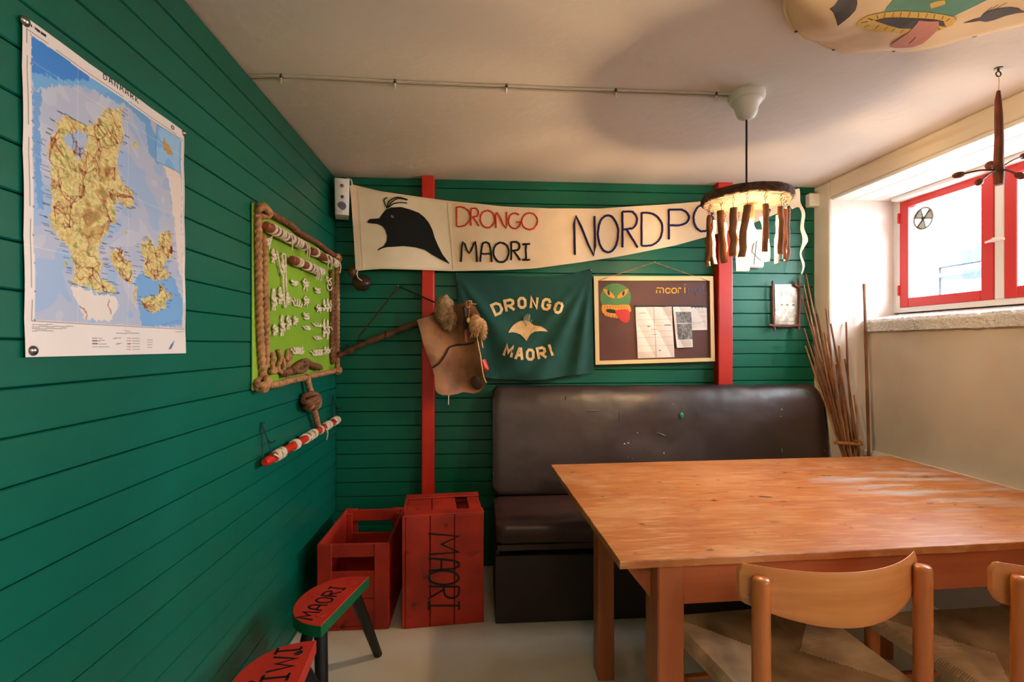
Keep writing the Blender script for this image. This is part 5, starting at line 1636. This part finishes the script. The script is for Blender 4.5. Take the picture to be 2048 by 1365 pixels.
# ---- framed print in a twig frame
TW = 2.905
tf = thing('picture_frame', onY(1571, 610, TW), 'small silvery print in a frame of four brown twigs', 'picture')
def C3(x, y): return (1480 + x / 3.25, 520 + y / 3.25)
S_ = Surf('Y', TW)
print_sheet('print', S_, [S_.to2(*C3(*p)) for p in ((226, 160), (380, 158), (375, 423), (229, 420))], (80, 130), page('foil'), foil_m, parent=tf)
q_ = [onY(*C3(*p), TW + .003) for p in ((226, 160), (380, 158), (375, 423), (229, 420))]
MB().add([v for v in q_] + [v + Vector((0, .012, 0)) for v in q_], [(0, 1, 2, 3), (7, 6, 5, 4)] + [(k, k + 4, (k + 1) % 4 + 4, (k + 1) % 4) for k in range(4)]).build('backing', dark_wood, tf, smooth=False)
for pts in ([(214, 138), (212, 220), (214, 330), (224, 460)], [(383, 126), (388, 240), (386, 340), (382, 458)], [(186, 424), (240, 430), (320, 432), (390, 424)], [(350, 160), (370, 172), (384, 180)]):
    P = smooth_path([onY(*C3(*p), TW - .008) for p in pts], 6)
    MB().tube(P, [.0075 + .0012 * math.sin(i * 1.9) for i in range(len(P))], 9).build('twig', twig_m, tf)

# ---- white rounded plate behind the pendant
wp = thing('wall_plate', onY(1507, 500, 2.9), 'white rounded wall plate half hidden behind the pendant lamp', 'wall plate')
a, b = onY(1484, 536, 2.90), onY(1529, 458, 2.90)
MB().box((a.x, 2.895, a.z), (b.x, 2.929, b.z), cham=.016).build('plate', white_plastic, wp, auto=60)
for (x0, y0, x1, y1) in ((1500, 500, 1522, 522), (1508, 486, 1498, 526), (1514, 478, 1508, 530)):
    MB().tube([onY(x0, y0, 2.894), onY(x1, y1, 2.894)], .0016, 5).build('wire', steel, wp)

# ================================================================== CEILING, LAMP, CANES
# ---- pendant lamp of bark and split sticks
lc = onZ(1493, 188, ZC)
LX, LY = lc.x, lc.y
ZD = 1.868
lamp = thing('pendant_lamp', (LX, LY, ZC), 'rustic pendant lamp with a bark disc and hanging wooden sticks', 'lamp')
rose = MB().lathe([(.066, 0), (.067, -.016), (.064, -.026), (.059, -.029), (.056, -.030), (.054, -.038), (.047, -.044), (.042, -.056), (.039, -.074), (.031, -.09), (.016, -.099), (.0, -.101)], (LX, LY, ZC), 32).build('ceiling_rose', white_plastic, lamp, auto=40)
MB().lathe([(0, -.001), (.004, -.0005), (.004, .003)], (LX + .022, LY - .047, ZC - .034), 8, axis='Y').build('screw', dark_steel, rose)
MB().tube([(LX, LY, ZC - .09), (LX, LY, ZD)], .0038, 8).build('cord', black_cord, lamp)
def bark_wob(a, z): return 1 + .035 * noise.noise(Vector((math.cos(a) * 7, math.sin(a) * 7, z * 30))) + .012 * abs(math.sin(a * 14))
disc = MB().lathe([(.05, .012), (.148, .012), (.159, .009), (.163, -.006), (.160, -.018), (.150, -.0235)], (LX, LY, ZD), 72, wob=bark_wob).build('bark_disc', bark_m, lamp, auto=60)
MB().lathe([(.0, -.0215), (.08, -.022), (.151, -.0235), (.151, -.018), (.0, .005)], (LX, LY, ZD), 48).build('disc_wood', sap_m, disc)
MB().lathe([(.0, .02), (.012, .02), (.014, -.03), (.017, -.055), (.017, -.085), (.012, -.09), (.0, -.09)], (LX + .016, LY + .006, ZD), 18).build('lamp_holder', sap_m, lamp)
bz = ZD - .148
MB().lathe([(.0, -.030)] + [(.030 * math.sin(PI * i / 14), -.030 * math.cos(PI * i / 14)) for i in range(1, 11)] + [(.015, .036), (.013, .052), (0, .052)], (LX + .016, LY + .006, bz), 24).build('bulb', bulb_m, lamp)
rl = random.Random(21)
NST = 15
for k in range(NST):
    a = 2 * PI * (k + rl.uniform(-.18, .18)) / NST + .1
    r = .132 + rl.uniform(-.006, .006)
    x, y = LX + r * math.cos(a), LY + r * math.sin(a)
    ztop = ZD - .055 - rl.uniform(0, .014); L = rl.uniform(.172, .202)
    if k % 7 == 4: L -= .03
    hk = MB()
    hk.tube([(x, y, ZD - .02), (x, y, ZD - .032)], .0012, 5)
    hk.tube([(x + .005 * math.cos(t), y, ZD - .036 + .005 * math.sin(t)) for t in [2 * PI * i / 10 for i in range(10)]], .0011, 5, closed=True)
    hk.tube([(x, y + .005 * math.cos(t), ZD - .044 + .005 * math.sin(t)) for t in [2 * PI * i / 10 for i in range(10)]], .0011, 5, closed=True)
    hk.tube([(x, y, ZD - .048), (x, y, ztop - .01)], .0012, 5)
    # split branch: bark outside, pale flat face towards the bulb
    R_ = rl.uniform(.0105, .0155)
    out = Vector((math.cos(a), math.sin(a), 0)); tan = Vector((-math.sin(a), math.cos(a), 0))
    lean = tan * rl.uniform(-.02, .02)
    bend = [(tan * rl.uniform(-.004, .004) + out * rl.uniform(-.004, .004)) for _ in range(7)]
    vs = []; fs = []; m_ = 9
    for i in range(7):
        t = i / 6
        c = Vector((x, y, ztop - L * t)) + lean * t + bend[i]
        rr_ = R_ * (1 + .12 * noise.noise(Vector((k * 3.1, t * 4, 0))))
        for j in range(m_):
            an = -PI * .5 + PI * j / (m_ - 1)
            vs.append(c + out * (rr_ * math.cos(an) * 1.05 - .003) + tan * rr_ * math.sin(an))
    for i in range(6):
        for j in range(m_ - 1): fs.append((i * m_ + j, i * m_ + j + 1, (i + 1) * m_ + j + 1, (i + 1) * m_ + j))
    st_o = MB().add(vs, fs).build('hanging_stick', stick_bark, lamp, auto=70)
    vs2 = []; fs2 = []
    for i in range(7):
        p, q = Vector(vs[i * m_]), Vector(vs[i * m_ + m_ - 1]); mid = (p + q) / 2 - out * .0025
        vs2 += [p, mid, q]
    for i in range(6):
        fs2 += [(3 * i, 3 * i + 1, 3 * i + 4, 3 * i + 3), (3 * i + 1, 3 * i + 2, 3 * i + 5, 3 * i + 4)]
    nv = len(vs2)
    vs2 += list(vs[:m_]) + list(vs[6 * m_:7 * m_])
    fs2 += [tuple(nv + j for j in range(m_)) + (1,), tuple(nv + m_ + j for j in range(m_ - 1, -1, -1)) + (19,)]
    MB().add(vs2, fs2).build('split_face', sap_m, st_o, smooth=False)
    hk.build('hook', dark_steel, st_o)

# ---- cables clipped to the ceiling
cable_m = M('greyed_cable', (204, 194, 182), .5)
cb = thing('ceiling_cable', onZ(1000, 172, ZC), 'pair of thin cables clipped along the ceiling towards the lamp', 'cable')
pa = [(497, 153), (562, 152), (676, 157), (790, 163), (900, 168), (1013, 172), (1120, 177), (1232, 181), (1433, 188), (1463, 190)]
for dy in (0, 8):
    MB().tube(smooth_path([onZ(x, y + dy * (1 - .25 * (x - 500) / 960) - 1, ZC - .004) for x, y in pa], 5), .0042, 7).build('cable', cable_m, cb)
for (x, y) in ((562, 152), (790, 163), (1013, 172), (1232, 181), (1433, 188)):
    p, q = onZ(x, y - 4, ZC), onZ(x - 1, y + 11, ZC)
    cl = MB().tube([p + Vector((0, 0, -.002)), p.lerp(q, .15) + Vector((0, 0, -.009)), p.lerp(q, .85) + Vector((0, 0, -.009)), q + Vector((0, 0, -.002))], .0035, 6, flat=1).build('clip', white_plastic, cb)
    MB().lathe([(0, -.012), (.005, -.011), (.006, -.007), (.003, -.006), (.003, 0)], p, 10).build('nail', dark_steel, cl)

# ---- painted cloth stretched under the ceiling
CCX, CCY, CR = 1.234, 1.072, .457
ZCL = 2.205
def cl_disp(a, b):
    r = math.hypot(a - CCX, b - CCY) / CR; th = math.atan2(b - CCY, a - CCX)
    d = -.03 * max(0, r - .82) / .18 * 1.2
    return d + .005 * math.sin(th * 12) * min(1, r) ** 3 + .002 * math.sin(th * 31) * r ** 4
CS = Surf('Z', ZCL, cl_disp)
cc = thing('ceiling_cloth', (CCX, CCY, ZC), 'round cream cloth painted with a green face, laced to the ceiling', 'cloth')
rim = []
NT = 14
for i in range(112):
    th = 2 * PI * i / 112
    ph = (th * NT / (2 * PI)) % 1
    r = CR * (1.0 + .018 * math.sin(PI * ph) ** 1.0 + .004 * math.sin(th * 9))
    rim.append((CCX + r * math.cos(th), CCY + r * math.sin(th)))
fill(CS, rim, 0, .025, thick=.003).build('cloth', canvas, cc, auto=70)
MB().tube([CS.at(x, y, -.006) for x, y in rim], .007, 7, closed=True).build('rolled_edge', canvas, cc)
for k in range(NT):
    th = 2 * PI * k / NT
    p = CS.at(CCX + CR * math.cos(th), CCY + CR * math.sin(th), -.004)
    MB().lathe([(0, -.006), (.006, -.005), (.006, -.001), (.002, 0), (.002, ZC - p.z + .01)], p, 8).build('nail', dark_steel, cc)
MB().tube([(CCX + .41 * math.cos(t), CCY + .41 * math.sin(t), ZC - .016) for t in [2 * PI * i / 48 for i in range(48)]], .014, 8, closed=True).build('hoop', branch_m, cc)
def CCp(x, y): return (1540 + x / 4.031, y / 4.031)
def cpaint(poly, m, off, name, parent=cc, step=.03):
    return fill(CS, [CS.to2(*CCp(*p)) for p in poly], off, step, thick=.0008).build(name, m, parent, smooth=False)
# face: the part in view, closed upwards to an oval
fc = [CS.to2(*CCp(*p)) for p in ((918, 98), (940, 55), (985, 0))]
fc2 = [CS.to2(*CCp(*p)) for p in ((1745, 0), (1600, 70), (1470, 130), (1200, 105))]
crown = [(.93, 1.10), (.90, .95), (.93, .82), (1.03, .72), (1.15, .69), (1.27, .72), (1.36, .80), (1.41, .92), (1.42, 1.05)]
fp = fc + crown + fc2
facec = fill(CS, fp, .0012, .03, thick=.0008).build('painted_face', teal_p, cc, smooth=False)
lipc = cpaint([(700, 190), (715, 165), (790, 120), (910, 96), (1050, 86), (1250, 92), (1400, 115), (1480, 130), (1500, 155), (1470, 195), (1350, 245), (1250, 262), (1080, 268), (950, 255), (780, 240), (705, 215)], ochre_p, .0022, 'painted_lips')
mouthc = cpaint([(845, 160), (920, 142), (1050, 136), (1200, 140), (1330, 152), (1400, 165), (1410, 195), (1360, 200), (1250, 215), (1140, 224), (1050, 218), (950, 195), (880, 175)], charcoal_p, .0032, 'painted_mouth')
tongue = cpaint([(1200, 155), (1290, 165), (1358, 163), (1362, 195), (1340, 240), (1290, 290), (1230, 340), (1150, 375), (1070, 384), (1000, 380), (970, 370), (985, 345), (1050, 300), (1110, 260), (1155, 215), (1185, 180)], pink_p, .0042, 'painted_tongue')
mb = MB(); ribbon(mb, CS, [CS.to2(*CCp(*p)) for p in ((1175, 290), (1150, 320), (1120, 345))], .002, .0052, thick=.0006); mb.build('tongue_line', charcoal_p, tongue, smooth=False)
for (x0, y0, x1, y1) in ((735, 175, 790, 165), (790, 140, 830, 155), (860, 115, 870, 140), (930, 100, 920, 135), (1000, 96, 985, 130), (1060, 92, 1050, 128), (1130, 92, 1115, 130), (1200, 96, 1195, 130), (1270, 100, 1255, 135), (1330, 110, 1320, 142), (1400, 122, 1385, 150), (1450, 140, 1420, 165), (760, 215, 800, 195), (850, 225, 880, 200), (920, 235, 950, 210), (980, 245, 1010, 222), (1050, 255, 1080, 230), (1420, 205, 1380, 200), (1370, 230, 1350, 215)):
    mb = MB(); ribbon(mb, CS, [CS.to2(*CCp(x0, y0)), CS.to2(*CCp(x1, y1))], .0016, .0030, thick=.0006); mb.build('lip_mark', charcoal_p, lipc, smooth=False)
cpaint([(1287, 25), (1340, 5), (1410, -5), (1415, 25), (1360, 45), (1298, 62)], ochre_p, .0022, 'painted_patch')
cpaint([(480, 75), (520, 50), (545, 10), (560, -30), (640, -60), (700, -40), (705, 30), (690, 80), (640, 130), (580, 175), (545, 200), (535, 160), (510, 105)], charcoal_p, .0012, 'painted_bird')
b2 = cpaint([(1560, 182), (1640, 155), (1695, 143), (1715, 115), (1770, 85), (1850, 65), (1940, 55), (2000, 62), (2030, 85), (2060, 90), (1990, 100), (1900, 125), (1810, 160), (1740, 178), (1690, 170), (1620, 178)], charcoal_p, .0012, 'painted_bird')
for (x0, y0, x1, y1) in ((1720, 110, 1790, 55), (1740, 105, 1840, 35), (1760, 100, 1910, 18), (1725, 120, 1760, 80)):
    mb = MB(); ribbon(mb, CS, [CS.to2(*CCp(x0, y0)), CS.to2(*CCp(x1, y1))], .0014, .0016, thick=.0006); mb.build('crest_line', charcoal_p, b2, smooth=False)

# ---- carved hanging mobile by the window
hkp = onZ(1997, 136, ZC)
mbx, mby = hkp.x, hkp.y
mo = thing('hanging_carving', (mbx, mby, ZC), 'carved reddish wooden hanger with small cups hanging from a ceiling hook', 'carving')
MB().lathe([(.012, 0), (.012, -.003), (.003, -.004), (.003, -.012)], (mbx, mby, ZC), 12).tube([(mbx + .009 * math.cos(t), mby, ZC - .021 + .009 * math.sin(t)) for t in [2 * PI * i / 14 for i in range(14)]], .0022, 6, closed=True).build('ceiling_hook', dark_steel, mo)
zt = onY(1997, 182, mby).z; zb_ = onY(1998, 370, mby).z
MB().tube([(mbx, mby, ZC - .028), (mbx + .002, mby, ZC - .05), (mbx, mby, zt - .01)], .0016, 5).build('string', cord_m, mo)
P = [(mbx, mby, zt), (mbx - .002, mby, zt - .03), (mbx, mby, zt - .08), (mbx + .002, mby, zt - .16), (mbx, mby, zt - .25), (mbx + .001, mby, zb_ + .045), (mbx + .001, mby, zb_)]
MB().tube(P, [.005, .009, .0115, .0125, .014, .0165, .014], 9).build('shaft', carved_m, mo, auto=30)
zh = onY(1998, 340, mby).z
for (px, py, dep, cup) in ((1922, 349, .02, 'acorn'), (1960, 363, -.07, 'acorn'), (1981, 331, .11, 'cup'), (2046, 313, .06, 'acorn'), (2036, 350, -.08, 'acorn')):
    e = onY(px, py, mby + dep)
    s0 = Vector((mbx, mby, zh))
    md = s0.lerp(e, .5) + Vector((0, 0, .006))
    MB().tube(smooth_path([s0, md, e], 5), .0035, 6).build('arm', carved_m, mo)
    dv = (e - md).normalized(); mt_ = dv.to_track_quat('Z', 'Y').to_matrix().to_4x4(); mt_.translation = e
    pf = [(.0, -.01), (.008, -.006), (.011, .004), (.010, .018), (.006, .026), (0, .028)] if cup == 'acorn' else [(0, -.01), (.012, -.004), (.016, .004), (.014, .007), (0, .006)]
    MB().lathe(pf, n=12, mtx=mt_).build('cup', carved_m, mo)

# ---- canes in the corner
CANES = [((428, 92), 660, 2.885), ((415, 160), 655, 2.88), ((400, 240), 650, 2.875), ((415, 445), 645, 2.87), ((425, 560), 641, 2.85), ((470, 550), 665, 2.86), ((497, 352), 680, 2.88),
         ((548, 470), 690, 2.782), ((560, 318), 672, 2.782), ((590, 415), 700, 2.78), ((643, 560), 710, 2.775), ((690, 405), 745, 2.785), ((680, 645), 760, 2.77), ((500, 560), 675, 2.84), ((625, 680), 705, 2.76),
         ((650, 680), 735, 2.77), ((660, 830), 728, 2.73), ((545, 590), 668, 2.782), ((575, 740), 690, 2.77), ((740, 880), 772, 2.72)]
rc = random.Random(31)
ORD = ['first', 'second', 'third', 'fourth', 'fifth', 'sixth', 'seventh', 'eighth', 'ninth', 'tenth', 'eleventh', 'twelfth', 'thirteenth', 'fourteenth', 'fifteenth', 'sixteenth', 'seventeenth', 'eighteenth', 'nineteenth', 'twentieth']
rank = sorted(range(len(CANES)), key=lambda i: CANES[i][0][0])
for i, ((cx, cy), tie, Yt) in enumerate(CANES):
    pt = onY(*C3(cx, cy), Yt)
    tp = onY(*C3(tie, 1195), 2.655 + rc.uniform(-.03, .03))
    if tp.x < 2.012: tp.x = 2.012
    k = tp.z / (pt.z - tp.z)
    base = tp - (pt - tp) * k
    base.x = min(max(base.x, 2.02), 2.22); base.y = min(max(base.y, 2.40), 2.72); base.z = .003
    bow = Vector((rc.uniform(-.02, .02), 0, 0))
    P = smooth_path([base, tp, tp.lerp(pt, .5) + bow * .6, pt], 5)
    r0 = rc.uniform(.0052, .0075)
    P2 = [Vector(p) for p in P]
    rad = [r0 * (1 - .3 * j / (len(P2) - 1)) * (1.18 if j % 4 == 0 else 1) for j in range(len(P2))]
    MB().tube(P2, rad, 8).build('cane', cane_pale if i % 3 == 1 else cane_m, label='thin brown cane of the tied bundle, its tip the %s from the left' % ORD[rank.index(i)], cat='cane', group='canes tied in the corner')
pt = onY(*C3(807, 157), 2.77); q = onY(*C3(838, 1268), 2.70)
d = q - pt; base = pt + d * ((pt.z - .003) / (pt.z - q.z))
P = [pt + (base - pt) * (j / 14) for j in range(15)]
MB().tube(P, [.0075 * (1.2 if j % 3 == 0 else 1) for j in range(15)], 8).build('cane', cane_m, label='single tall straight cane leaning on the window reveal', cat='cane', group='canes tied in the corner')
tc_ = onY(*C3(706, 1192), 2.655)
mb = MB()
for k in range(2):
    mb.tube([(tc_.x + .073 * math.cos(a), tc_.y + .045 * math.sin(a), tc_.z + .006 * k + .004 * math.sin(2 * a)) for a in [2 * PI * i / 28 for i in range(28)]], .0055, 7, closed=True)
mb.build('cord_tie', rope_m, label='loop of cord tied round the bundle of canes', cat='cord')
# spilled paint on the bench back
for (x, y, rx, rz_) in ((1363, 832, .011, .018), (1622, 788, .010, .014), (1558, 900, .004, .014)):
    p = onY(x, y, 2.745); y_ = float(np.interp(p.z, [.53, .66, .8, .92, 1.0, 1.05], [2.70, 2.715, 2.735, 2.752, 2.772, 2.805]))
    MB().blob((p.x, y_ - .004, p.z), (rx, .004, rz_), x, .3, 3, 2).build('paint_spot', stool_green if False else M('green_paint_spot', (10, 130, 84), .4), br)
